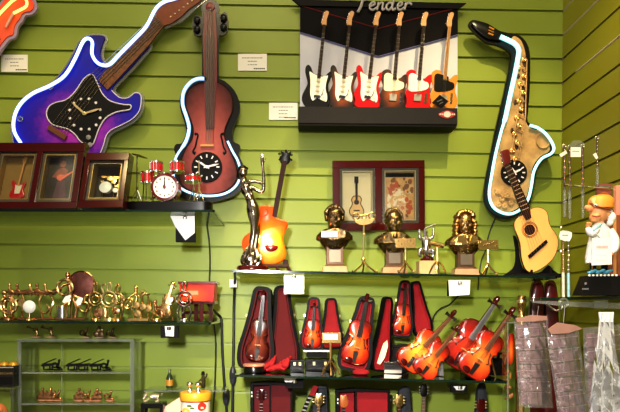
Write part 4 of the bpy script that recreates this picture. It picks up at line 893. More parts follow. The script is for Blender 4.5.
for x, y in ((500, 152), (501, 156), (502, 160.5), (508.8, 150.5), (509.2, 155), (509.6, 159)): B(f).ell((x, y, 1.8), (1.3, .9, .9), 8, 6).build('tuning_peg', m_steel, h)
b = B(f)
for k in range(6): b.tube([(504.3 + k * .6, 163 - k * .4, 3.9), (530.5 + k * 2.4, 252 - k * 2.2, 3.2)], .16, 3)
b.build('string', m_steel, g)
g['label'] = 'small blond acoustic guitar with dark sides leaning on black stand'
Ys = -.143; f = PX(Ys)
g2 = thing('guitar_stand', 'black folding stand holding the blond acoustic guitar', 'stand', (532, 274, Ys))
B(f).prism(smooth([(514.5, 232), (518.5, 238), (519.5, 248), (521, 258), (524.5, 266), (534, 270), (543, 268), (549, 262), (553, 266), (558, 274.5), (506, 274.5), (509, 269), (514, 265), (516.5, 258), (516.5, 246)], 2), -4, -1).build('back_plate', m_blkmat, g2, flat=True)
B(f).box(508, 556, 271.5, 275, -8, 20).build('foot_bar', m_blkmat, g2, bevel=.001)
B(f).tube([(524, 272, 18), (524, 268, 19.5)], 1.2, 6).build('front_hook', m_blkmat, g2); B(f).tube([(543, 272, 18), (543, 266, 19.5)], 1.2, 6).build('front_hook', m_blkmat, g2)
d0 = g2.location.z; settle(g2, top_mc); g.location.z += g2.location.z - d0
# ------------------------------------------------------------------ golden musician figurines on the left shelf
YM = -.20
f = PX(YM)
BASE = 320.8
def fig(name, label, cx, cat='figurine', Y=YM, grp='golden musician figurines on the glass shelf'):
    return thing(name, label, cat, (cx, BASE, Y), grp)
def tt(b, pts, r_, n=7): return b.tube(smooth(pts, 4, False), r_, n)
def base_plate(g, cx, w_, m=None, h=2.6, Y0=BASE): return B(f).lathe(cx, 0, [(w_, Y0), (w_, Y0 - h * .6), (w_ * .9, Y0 - h), (.1, Y0 - h)], 18).build('base', m or m_copper, g)
# horn player
g = fig('musician_figurine', 'copper figurine playing a coiled french horn, leftmost on the shelf', 9)
base_plate(g, 9, 9)
b = B(f).ring(9.5, 306.5, 8, 1.5, 2, n=20, m=7).ring(9.5, 306.5, 4.8, 1.2, 2, n=18, m=7); tt(b, [(16, 303, 2), (20, 300, 2), (24, 303, 3)], 1.3); b.wlathe(24, 304, [(1.2, -1), (2, 2), (4, 5)], 14); b.build('horn', m_gold, g)
b = B(f); b.ell((4.5, 293.5, 0), 2.8); tt(b, [(4.5, 296, 0), (5.5, 304, 0), (4, 312, 0), (6, 318.5, 0)], 2); tt(b, [(5, 299, 1), (11, 298, 3), (14, 303, 3)], 1.1); tt(b, [(4, 312, 0), (12, 313, 3), (13, 318.5, 2)], 1.3); b.build('body', m_copper, g, remesh=.0011)
settle(g, top_ml)
# quintet behind a bar
g = fig('orchestra_figurine', 'long copper group of five ball-headed musicians joined by one bar', 34)
B(f).box(20, 56, BASE - 2.4, BASE, -6, 6).build('base', m_copper, g, bevel=.0006)
b = B(f); tt(b, [(8, 291.5, 0), (20, 293, 0), (34, 291.5, 0), (48, 293.5, 0), (58, 290.5, 0)], 2.0, 9)
b.tube([(10, 294.5, 1), (56, 294.5, 1)], 1.3, 7); b.build('long_bar', m_copper, g)
for k, x in enumerate((9.5, 17, 30, 37, 45)):
    b = B(f).ell((x, 286, 0), 1.9); tt(b, [(x, 288, 0), (x + 1, 292, 0), (x, 297, 0)], 1.6); tt(b, [(x, 289.5, 1), (x + 3, 291, 3), (x + 5, 293, 3)], .9); b.build('musician', m_copper if k % 2 else m_gold, g, remesh=.0009)
for x, c in ((14, -3), (22, 3), (43, -3), (50, 4)):
    b = B(f); tt(b, [(x, 295, 0), (x + c, 303, 2), (x + c * .4, 311, 2), (x, 318.6, 0)], 1.1); b.build('curved_leg', m_gold, g)
b = B(f); tt(b, [(41, 311, 2), (46, 314, 2), (50, 309, 2), (47, 305, 2)], 1.1); b.build('side_curl', m_gold, g)
settle(g, top_ml)
g = fig('glint_disc', 'round white disc added as a flash glint, on a short foot among the copper figurines', 33.5, 'ornament')  # white disc added to imitate a reflection of the flash
B(f).wlathe(33.5, 307.5, [(.1, 7.2), (4.6, 8.2), (6.2, 9.4), (6.4, 10), (5.4, 11.4), (3, 12.4), (.05, 12.8)], 26).build('disc', m_whitegl, g)
B(f).lathe(33.5, 10, [(3.2, BASE), (3, BASE - 1.5), (1, BASE - 3), (.9, 312)], 14).build('foot', m_gold, g)
settle(g, top_ml)
# tuba player with the dark gong
g = fig('gong_figurine', 'tall copper figurine before a big dark purple gong with silver drum', 74)
B(f).box(58, 86, BASE - 2.6, BASE, -8, 8).build('base', m_copper, g, bevel=.0006)
b = B(f).wlathe(81, 285, [(13, -4), (13.4, -2.5), (12.6, -1), (9, -.6), (.05, .4)], 30); b.build('gong', M('purple_bronze', (92, 52, 54), .32, .8, noise=.5, scale=60, rgb2=(150, 96, 84)), g)
B(f).ring(81, 285, 13.2, 1.0, -1.5, n=30).build('gong_rim', m_copper, g)
b = B(f); tt(b, [(69, 297, -2), (70, 308, -3), (70, 319, -3)], 1.1); b.build('gong_post', m_copper, g); b = B(f); tt(b, [(88, 297, -2), (86, 308, -3), (84, 319, -3)], 1.1); b.build('gong_post', m_copper, g)
b = B(f).ring(66.5, 288, 7.6, 1.6, 4, n=22, m=8); tt(b, [(60, 292, 4), (55, 293, 4), (50, 291, 4)], 1.5); b.build('tuba', m_gold, g)
b = B(f); b.ell((68.5, 275.5, 2), (2.6, 3, 2.6)); tt(b, [(68.5, 278, 2), (70, 286, 1), (71.5, 296, 2), (70, 306, 3)], 2.2); tt(b, [(70, 284, 2), (64, 287, 6), (62, 292, 5)], 1.3); tt(b, [(70.5, 298, 2), (76, 302, 5), (78, 311, 4), (76, 318.5, 4)], 1.5); tt(b, [(70, 300, 2), (66, 306, 6), (63, 306, 6)], 1.3); b.build('body', m_copper, g, remesh=.0011)
dr = B(f).lathe(64.5, 5, [(5.6, 318.5), (5.6, 306.5)], 20).build('silver_drum', m_silver, g)
B(f).lathe(64.5, 5, [(5.9, 308), (5.9, 306), (.1, 306)], 20).build('drum_rim', m_gold, dr)
for x, y, a in ((79.5, 301.5, 1), (67.5, 299, 0)): B(f).prism([(x - 3.6, y + 3), (x + 1, y - 4), (x + 5.4, y - 3), (x + 3, y + 3.6), (x - 1, y + 5)], 4, 5).build('white_card', m_white, g)
settle(g, top_ml)
def loop_player(label, cx, top, R_, lr, cy, extra, mt=m_gold, name='loop_figurine'):
    g = fig(name, label, cx)
    base_plate(g, cx, R_ * .8, mt)
    b = B(f); tt(b, [(cx - 1, cy - R_, 0), (cx - 2.4, top + 6, 0), (cx - 1.8, top + 2, 0), (cx, top, 0), (cx + 1.8, top + 2, 0), (cx + 1.4, top + 6, 0), (cx, cy - R_, 0)], 1.05); b.build('head_loop', mt, g)
    B(f).ring(cx, cy, R_, 1.1, 1, n=22, m=8).build('body_ring', mt, g)
    B(f).ring(cx, cy, R_ * .55, .8, 1, n=18).build('inner_ring', mt, g)
    for sx in (-1, 1):
        b = B(f); tt(b, [(cx + sx * R_ * .5, cy + R_ * .8, 0), (cx + sx * R_ * .9, cy + R_ + 5, 1), (cx + sx * R_ * .6, BASE - 2, 0)], 1.1); b.build('leg', mt, g)
    for kind, a in extra:
        b = B(f)
        if kind == 'ring': b.ring(a[0], a[1], a[2], .95, 4, n=16)
        elif kind == 'arm': tt(b, a, 1.0)
        elif kind == 'disc': b.wlathe(a[0], a[1], [(a[2], 3), (a[2], 4), (.05, 4.6)], 18)
        elif kind == 'drum': b.lathe(a[0], 5, [(a[2], a[1] + a[3]), (a[2], a[1])], 16)
        b.build({'ring': 'hand_ring', 'arm': 'curved_arm', 'disc': 'round_disc', 'drum': 'small_drum'}[kind], m_copper if kind == 'disc' else mt, g)
    settle(g, top_ml); return g
loop_player('gold loop-headed figurine beside the gong with two rings and orange disc', 96, 283, 6.4, 2, 299.5, [('ring', (85.5, 307, 4.6)), ('arm', [(90, 295, 1), (86.5, 297, 3), (86, 303, 4)]), ('disc', (99.5, 313, 4.6))])
loop_player('pale gold loop-headed figurine with broad ring and hooked arm, right of orange disc', 109.5, 283, 7.6, 2, 299.5, [('arm', [(104, 293, 1), (102.6, 286, 2), (106, 284, 3)]), ('drum', (107, 309, 3, 8))], m_goldp)
loop_player('slim gold loop figurine with side arc, just left of golden drum kit', 118, 284.5, 5.2, 1.6, 299, [('arm', [(121, 294, 1), (124.5, 299, 2), (122, 306, 3)]), ('disc', (117, 311, 3.2))])
g = fig('drummer_figurine', 'golden drummer figurine with cymbals and ring drum in mid shelf', 140)
B(f).box(130, 150, BASE - 2.6, BASE, -8, 8).build('base', m_gold, g, bevel=.0005)
b = B(f).ring(129.5, 303.5, 5.2, 1.2, 3, n=18).ring(129.5, 303.5, 2.4, 1, 3, n=14); b.build('ring_drum', m_gold, g)
for x, y, w in ((137.5, 305, 4), (144, 306.5, 4), (139, 313, 5), (149, 308, 2)): B(f).wlathe(x, y, [(3.6, w - 2), (3.8, w), (3.2, w + 1.6), (.05, w + 1.8)], 18).build('drum', m_gold, g)
for x, y in ((143, 291.5), (147.5, 294), (140, 296)): B(f).ell((x, y, 2), (3.2, 1.4, 3), 14, 6).build('cymbal', m_goldp, g)
b = B(f); b.ell((136, 287.5, 0), (2.2, 2.6, 2.2)); tt(b, [(136, 290, 0), (136.5, 297, 0), (137, 306, 0), (139, 314, 0)], 2); tt(b, [(136.5, 293, 1), (141, 296, 4), (146, 293, 4)], 1.1); tt(b, [(136, 293, 1), (131.5, 297, 4), (130, 301, 4)], 1.1); tt(b, [(139, 312, 0), (142, 315, 3), (141, 319, 3)], 1.3); b.build('body', m_gold, g, remesh=.001)
b = B(f); tt(b, [(142, 292, 1), (143, 305, 1), (144, 319, 0)], .8); tt(b, [(148, 295, 1), (149, 305, 1), (148, 319, 0)], .8); tt(b, [(131, 308, 2), (134, 314, 1), (134, 319, 0)], .9); b.build('stands', m_gold, g)
settle(g, top_ml)
g = fig('seated_figurine', 'low golden figurine seated on a curved rocking chair', 157)
base_plate(g, 157, 6, m_gold)
b = B(f); tt(b, [(151, 302, 0), (152, 310, 0), (157, 314.5, 0), (163, 310, 0), (166, 303, 0)], 1.2); tt(b, [(154, 313, 0), (152, 319, 2)], 1); tt(b, [(160, 313, 0), (162, 319, 2)], 1); b.build('chair_curve', m_gold, g)
b = B(f); b.ell((155.5, 301.5, 1), 2.2); tt(b, [(155.5, 303.5, 1), (156, 309, 1), (158, 312, 2), (162, 311, 4), (163, 317, 4)], 1.6); tt(b, [(155.6, 305, 1), (159, 307, 4), (161, 305, 4)], 1); b.build('body', m_copper, g, remesh=.001)
settle(g, top_ml)
g = fig('violin_figurine', 'small gold violin ornament leaning beside the silver clef figurine', 168)
F = LF(163.5, 317, YM, 17, 24)
def violin_outline(s=1): return smooth([(0, 0), (.19, .02), (.30, .10), (.335, .22), (.31, .33), (.245, .41), (.27, .45), (.215, .50), (.20, .56), (.215, .62), (.26, .66), (.235, .70), (.265, .79), (.24, .91), (.15, .98), (0, 1.0), (-.15, .98), (-.24, .91), (-.265, .79), (-.235, .70), (-.26, .66), (-.215, .62), (-.20, .56), (-.215, .50), (-.27, .45), (-.245, .41), (-.31, .33), (-.335, .22), (-.30, .10), (-.19, .02)], 2)
VO = violin_outline()
B(F).dome(VO, 0, .12, .06).build('body', m_gold, g)
B(F).prism([(-.05, .6), (.05, .6), (.04, 1.4), (-.04, 1.4)], .16, .24).build('neck', m_goldp, g); B(F).ell((0, 1.46, .18), (.1, .1, .08), 10, 8).build('scroll', m_gold, g)
b = B(F)
for v, s_ in ((1.3, 1), (1.36, -1), (1.4, 1)): b.ell((s_ * .11, v, .18), (.08, .03, .04), 8, 5)
b.build('tuning_peg', m_gold, g); B(F).prism([(-.06, .12), (.06, .12), (.04, .38), (-.04, .38)], .2, .26).build('tailpiece', m_copper, g)
b = B(f); tt(b, [(163, 312, 0), (161, 316, -2), (160, 320.5, -3)], 1); tt(b, [(168, 310, -1), (171, 315, -3), (172, 320.5, -4)], 1); b.build('easel_leg', m_gold, g)
settle(g, top_ml)
g = loop_player('shiny silver treble clef figurine in front of the red piano lamp', 184.5, 281.5, 7.4, 2, 298.5, [('arm', [(184, 306, 1), (183.5, 312, 1), (181, 314, 1)])], m_silver, 'clef_figurine')
# piano lamp: translucent red orange box on dark legs
g = thing('piano_lamp', 'glowing red and orange grand piano lamp with dark legs and trailing cord', 'lamp', (198, BASE, -.15), None)
f2 = PX(-.15)
b = B(f2).loft([[(181.5, 283.5, 12), (216, 284.5, 12), (216, 284.5, -14), (181.5, 283.5, -14)], [(182, 300.5, 12), (215, 302.5, 12), (215, 302.5, -14), (182, 300.5, -14)]]); b.build('glass_case', burst('red_orange_glass', [(0, (255, 130, 20)), (.3, (236, 70, 10)), (.6, (170, 24, 8))], cx=.35, cz=.4, emit=.3, coat=0, spec=.15), g, flat=True, bevel=.001)
B(f2).box(180, 218, 281.8, 284.4, -15, 13).build('lid', M('dark_amber', (92, 20, 14), .2, coat=.5), g, bevel=.0008)
B(f2).box(186, 200, 291, 295, 12, 13.4).build('keyboard', M('keyboard_pink', (236, 130, 80), .4), g)
for x, w in ((185, 8), (195, -8), (203, 10), (210, -8)): B(f2).box(x - 1.8, x + 1.8, 302, BASE, w - 2, w + 2).build('leg', m_mahog, g, bevel=.0004)
B(f2).box(183, 213, 311, 314, -8, -5).build('stretcher', m_mahog, g); B(f2).box(181, 216, 301, 304, -14, 12).build('bottom_board', m_mahog, g)
settle(g, top_ml)
# ------------------------------------------------------------------ clear display case, lower left
YC = -.2
f = PX(YC)
g = thing('acrylic_case', 'clear acrylic display case with two inner shelves of tiny brass figures', 'display case', (75, BOTY(-.2), YC))
D = .11 / mpp(YC)
B(f).box(17, 134, 340, 341.2, -D, 0).build('top_panel', m_acryl, g); B(f).box(17, 134, 338.8, 341.6, -1.4, 0).build('top_rim', m_acrylw, g)
for y in (372.2, 403.5): B(f).box(21, 130, y, y + 1.4, -D, -1).build('inner_shelf', m_acryl, g); B(f).box(21, 130, y, y + 1.6, -1.4, -.4).build('shelf_edge', m_acrylw, g) 
for x0, x1 in ((17, 21), (130, 134)):
    B(f).box(x0 + 1, x1 - 1, 341, 467.8, -D, -1).build('side_panel', m_acryl, g); B(f).box(x0, x1, 341, 467.8, -1.8, 0).build('corner_post', m_acrylw, g)
B(f).box(17, 134, 466, 467.8, -D, 0).build('bottom_panel', m_acryl, g)
for x in (47, 121): B(f).box(x, x + .9, 341, 467.8, -D, -D + 1).build('back_seam', m_acrylw, g)
zc_ = lambda y, Y=YC: (lambda q: P(75, y, Y).z)
YI = -.15; f = PX(YI)
def mini(name, label, cx, base, kind, m, shelf, grp):
    g = thing(name, label, 'miniature', (cx, base, YI), grp)
    B(f).lathe(cx, 0, [(4.6, base), (4.6, base - .8), (.1, base - 1)], 14).build('base', M('mini_base', (196, 140, 110), .4) if m is not m_blk else m_blkmat, g)
    b = B(f)
    if kind == 'horn':
        b.ell((cx + 1, base - 9, 0), (1.5, 1.8, 1.5)); tt(b, [(cx + 1, base - 7, 0), (cx + 1.6, base - 4, 0), (cx + 1, base - .6, 0)], 1.4); tt(b, [(cx + 1, base - 6.4, 0), (cx - 2, base - 7, 2)], .8); tt(b, [(cx + 2, base - 3, 0), (cx + 4, base - 1, 2)], .8)
        b.build('body', m, g, remesh=.0008); B(f).tube([(cx - .5, base - 8.4, 2), (cx - 4, base - 9.6, 2), (cx - 7.5, base - 11, 2)], [.7, .9, 1.8], 8).build('trombone', m, g)
    elif kind == 'piano':
        b.prism(smooth([(cx - 6, base - 6), (cx + 2, base - 6.6), (cx + 5, base - 7), (cx + 5, base - 4.6), (cx - 6, base - 3.6)], 2), -3, 3); b.build('piano_body', m, g, flat=True)
        B(f).prism([(cx - 6, base - 6.4), (cx + 6, base - 11.5), (cx + 6.4, base - 10.6), (cx - 5.6, base - 5.6)], -3, 2.6).build('raised_lid', m, g)
        for x, w in ((-4.5, 2), (4, 2), (0, -2.4)): B(f).box(cx + x - .6, cx + x + .6, base - 5, base - .4, w - .6, w + .6).build('leg', m, g)
    elif kind == 'drum':
        for x, y, r_ in ((-3, -3.6, 2.6), (2, -3.6, 2.8), (-1, -7.2, 2), (3, -8, 1.7)): B(f).wlathe(cx + x, base + y, [(r_, -2), (r_, 1.6), (.1, 2)], 12).build('drum', m, g)
        b.ell((cx, base - 11, -1), 1.6); tt(b, [(cx, base - 9.6, -1), (cx, base - 5, -1), (cx, base - .6, -1)], 1.3); b.build('body', m, g, remesh=.0008)
    else:
        b.ell((cx + 1.2, base - 9.4, 0), 1.4); tt(b, [(cx + 1, base - 8, 0), (cx, base - 5, 0), (cx - 1, base - 2.6, 0), (cx + 2.4, base - 2.4, 1), (cx + 3, base - .6, 1)], 1.2); tt(b, [(cx + .6, base - 7, 0), (cx - 2, base - 6, 2), (cx - 3.4, base - 7.4, 2)], .7); b.build('body', m, g, remesh=.0008)
        B(f).ring(cx - 2.6, base - 5, 2.3, .8, 2, n=14).build('instrument', m, g)
    settle(g, shelf); return g
zt = lambda y: P(75, y, YC).z
T0 = lambda q: zt(338.8) + 0 ; 
def tshelf(y): zz = P(75, y, YC).z; return lambda q: zz
g1 = 'tiny brass figures on top of the clear case'
mini('brass_miniature', 'tiny brass trombone player, leftmost on top of the clear case', 35.5, 341, 'horn', m_bronze, tshelf(338.8), g1)
mini('brass_miniature', 'second tiny brass trombone player on top of the clear case', 50, 341, 'horn', m_bronze, tshelf(338.8), g1)
mini('brass_miniature', 'tiny brass ring player, left of the right-hand cluster on case top', 85.5, 341, 'sit', m_bronze2, tshelf(338.8), g1)
mini('brass_miniature', 'tiny brass drummer in middle of the right-hand cluster on case top', 99, 341, 'drum', m_bronze2, tshelf(338.8), g1)
mini('brass_miniature', 'tiny brass seated player, rightmost on top of the clear case', 112, 341, 'sit', m_bronze2, tshelf(338.8), g1)
g1 = 'tiny black instruments on the middle acrylic shelf'
for lb, x, k in (('tiny black piano, leftmost on the middle shelf of clear case', 49, 'piano'), ('tiny black figure bent beside the leftmost black piano in the case', 58, 'sit'), ('tiny black piano standing second from left on middle case shelf', 73.5, 'piano'), ('tiny black piano at centre of the middle shelf in clear case', 84, 'piano'), ('tiny black piano just right of centre on the middle case shelf', 97, 'piano'), ('tiny black ring player, rightmost on the middle case shelf', 107, 'sit')):
    mini('black_miniature', lb, x, 372.2, k, m_blk, tshelf(372.2), g1)
g1 = 'tiny copper figures on the lower acrylic shelf'
for lb, x, k in (('tiny copper drummer, leftmost on the lower shelf of clear case', 42.5, 'drum'), ('tiny copper drummer behind shiny drums, second on lower case shelf', 50.5, 'drum'), ('tiny copper ring player third from left on lower case shelf', 58, 'sit'), ('tiny copper drummer left of the long group on lower case shelf', 79, 'drum'), ('tiny copper ring player in middle of the lower case shelf group', 88.5, 'sit'), ('tiny copper drummer at right of the lower case shelf group', 97, 'drum'), ('tiny copper seated player alone at right of lower case shelf', 110, 'sit')):
    mini('copper_miniature', lb, x, 403.5, k, m_copper, tshelf(403.5), g1)
# black box with gold top at the left edge
Y = -.22; f = PX(Y)
g = thing('black_trinket_box', 'small black box with golden yellow rounded tops at the left edge', 'box', (5, 387, Y))
B(f).box(-14, 15.5, 366, 387, -14, 2).build('box_body', m_blk, g, bevel=.001)
for x in (-6, 2, 11): B(f).ell((x, 366, -6), (4.6, 4.2, 5), 14, 8).build('gold_dome', M('gold_yellow', (226, 170, 60), .3, .3), g)
B(f).box(-12, 14.5, 372.5, 374.5, 2, 2.6).build('gold_trim', m_bronze, g); B(f).box(-12, 14.5, 367, 368, 2, 2.6).build('gold_trim', m_goldp, g)
B(f).box(-12, 13, 377, 385, 2, 2.4).build('front_window', m_blkmat, g)
g2 = thing('glass_block', 'clear acrylic riser under the small black box at left edge', 'riser', (5, BOTY(-.22), Y))
B(f).box(-16, 16.5, 387.6, 389, -14, 3).build('top_panel', m_acryl, g2); B(f).box(12, 15, 389, BOTY(-.22), -14, 3).build('side_panel', m_acryl, g2); B(f).box(-16, -13, 389, BOTY(-.22), -14, 3).build('side_panel', m_acryl, g2)
g.location.z += .001
Y = -.24; f = PX(Y)
g = thing('orange_figurine', 'rounded orange and tan figurine cut by the lower left corner', 'figurine', (0, BOTY(-.24), Y))
b = B(f).ell((-2, 412, 0), (9, 9, 8), 18, 12).ell((2.5, 409, 5), (3, 3, 2.4), 10, 8); b.lathe(-2, 0, [(10, BOTY(-.24)), (10, 440), (7, 419)], 16); b.build('body', M('tan_orange', (214, 130, 76), .5, noise=.2), g, remesh=.0015)
# ------------------------------------------------------------------ small shelf with bottle, figures; tin; seat; pink card
Y0 = -.2
f = PX(Y0)
g = thing('acrylic_shelf', 'narrow clear acrylic shelf holding a small bottle, lower middle left', 'shelf', (184, 392, Y0))
B(f).box(144, 226, 390.2, 391.6, -.09 / mpp(Y0), 0).build('panel', m_acryl, g); B(f).box(144, 226, 390.2, 392, -1.2, 0).build('front_edge', m_acrylw, g)
sz = tshelf(390.2); sz = (lambda zz: (lambda q: zz))(P(184, 390.2, Y0).z)
Y = -.16; f = PX(Y)
g = thing('small_bottle', 'small dark green bottle with amber label on the acrylic shelf', 'bottle', (169.5, 390, Y))
B(f).lathe(169.5, 0, [(3.3, 390), (3.5, 389), (3.5, 380), (2.6, 377.5), (1.3, 375.5), (1.2, 373), (.1, 373)], 18).build('glass', M('green_glass', (44, 58, 34), .15, coat=.5, noise=.2), g)
B(f).lathe(169.5, 0, [(3.6, 387.5), (3.6, 381.5)], 18).build('label_band', M('amber_label', (196, 140, 50), .5, noise=.2), g)
B(f).lathe(169.5, 0, [(1.5, 373.6), (1.5, 371.5), (.1, 371.3)], 12).build('cap', m_steel, g); settle(g, sz)
B(f)
g = thing('dark_figurine', 'small dark figurine in a hat holding a stick behind the chrome knobs', 'figurine', (203, 390, Y))
b = B(f).ell((203, 377.5, 0), (1.7, 2, 1.7)); tt(b, [(203, 379, 0), (203.5, 383, 0), (203, 390, 0)], 2.2); tt(b, [(202, 380.5, 0), (199.5, 383, 2), (200.4, 386, 2)], 1); tt(b, [(204.4, 380.5, 0), (206.6, 378, 1), (206.8, 375, 1)], .9); b.build('body', M('olive_bronze', (86, 78, 50), .35, .8, noise=.3), g, remesh=.0009)
B(f).lathe(203, 0, [(2.6, 376.4), (1.8, 375.8), (1.5, 373.4), (.1, 373)], 14).build('hat', m_blkmat, g); settle(g, sz)
YT = -.25; f = PX(YT)
tin = thing('biscuit_tin', 'round white tin with yellow lid and painted red and yellow flowers', 'tin', (195.5, BOTY(-.25), YT))
B(f).lathe(195.5, 0, [(14.6, BOTY(-.25)), (14.6, 398)], 36).build('tin_body', M('tin_white', (226, 222, 216), .35, coat=.3, noise=.06, scale=20), tin)
B(f).lathe(195.5, 0, [(15.2, 399.5), (15.5, 398.5), (15.5, 392.8), (14.8, 391.6), (.1, 391.4)], 36).build('lid', M('yellow_lid', (226, 168, 52), .35, coat=.3, noise=.08), tin)
B(f).lathe(195.5, 0, [(15, 400.6), (15, 399.2)], 36).build('red_band', M('red_brown_band', (150, 56, 30), .4), tin)
def on_tin(x, y, rx, ry, n=12):
    R_ = 14.75; out = []
    for k in range(n):
        px = x + rx * math.cos(2 * PI * k / n); out.append((px, y + ry * math.sin(2 * PI * k / n), math.sqrt(max(R_ * R_ - (px - 195.5) ** 2, .1))))
    return out
def decal(name, m, items):
    b = B(f)
    for it in items:
        p = on_tin(*it); c = [(a, b_, w + .25) for a, b_, w in p]; b.loft([p, c])
    b.build(name, m, tin, flat=True)
decal('red_flower', M('flower_red', (214, 54, 34), .5, noise=.15), [(203.5, 404.8, 3.9, 4.2)])
decal('yellow_flower', M('flower_yellow', (232, 190, 70), .5, noise=.15), [(188, 409, 4.4, 3.2), (196, 411.5, 3, 2.2)])
decal('green_leaf', M('leaf_green', (90, 110, 40), .5), [(191.5, 403.8, 2.8, 1.1), (194.5, 406, 2.4, 1)])
decal('dark_mark', m_blkmat, [(182.5, 411, 1.2, 1.4), (198.6, 410.8, 1.8, 1.3)])
for x, lb in ((190.5, 'left of two chrome mushroom knobs standing on the yellow tin lid'), (198.8, 'right of two chrome mushroom knobs standing on the yellow tin lid')):
    g = thing('chrome_knob', lb, 'knob', (x, 391, YT), 'chrome knobs on the tin')
    B(f).lathe(x, 4, [(2.2, 391.3), (2, 390), (1.2, 388.6), (1.3, 386.5), (.1, 386.4)], 14).build('stem', m_chrome, g)
    B(f).ell((x, 384, 4), (3.2, 2.8, 3.2), 16, 10).build('round_head', m_chrome, g); settle(g, (lambda zz: (lambda q: zz))(P(195.5, 391.4, YT).z))
Y = -.25; f = PX(Y)
g = thing('black_stool', 'small black stool under a silver ornament at the lower edge', 'stool', (152, BOTY(-.25), Y))
B(f).box(140.5, 163, 403.6, 408.5, -20, 0).build('seat', m_blk, g, bevel=.001)
for x, w in ((142, -2), (161, -2), (142, -18), (161, -18)): B(f).box(x - 1.4, x + 1.4, 408.5, BOTY(-.25), w - 1.4, w + 1.4).build('leg', m_blkmat, g)
g = thing('silver_ornament', 'pale silver ornament shaped like a little dog lying on a black stool', 'ornament', (152, 403, Y))
b = B(f); tt(b, [(157.5, 399, -9, ), (153, 398.4, -9), (148.5, 399, -8)], 3.4, 10); b.ell((144.2, 397, -6), (2.6, 2.4, 2.4)); tt(b, [(143.8, 398, -5), (142, 400.5, -4)], 1.4); b.ell((145, 394.6, -7), (1, 1.6, .8))
tt(b, [(148, 400, -6), (145, 402.4, -4), (142.5, 402.4, -3)], 1.2); tt(b, [(156, 400, -6), (157.5, 402.4, -4), (154.5, 402.4, -3)], 1.3); tt(b, [(159, 398, -9), (160.6, 395, -9)], .8); b.build('body', M('grey_silver', (168, 158, 136), .4, .6, noise=.3, scale=80), g, remesh=.001)
settle(g, (lambda zz: (lambda q: zz))(P(152, 403.6, Y).z))
Y = -.215; f = PX(Y)
g = thing('pink_card', 'plain pale pink card leaning behind the biscuit tin', 'card', (174, BOTY(-.215), Y))
B(f).prism([(161.5, 409), (166, 406), (180, 397), (192, 397), (192, BOTY(-.215)), (161.5, BOTY(-.215))], 0, 1).build('card', M('pale_pink', (236, 196, 176), .6, noise=.04), g, flat=True)
# low shelf below the picture carrying the things that are cut off
f = PX(-.25)
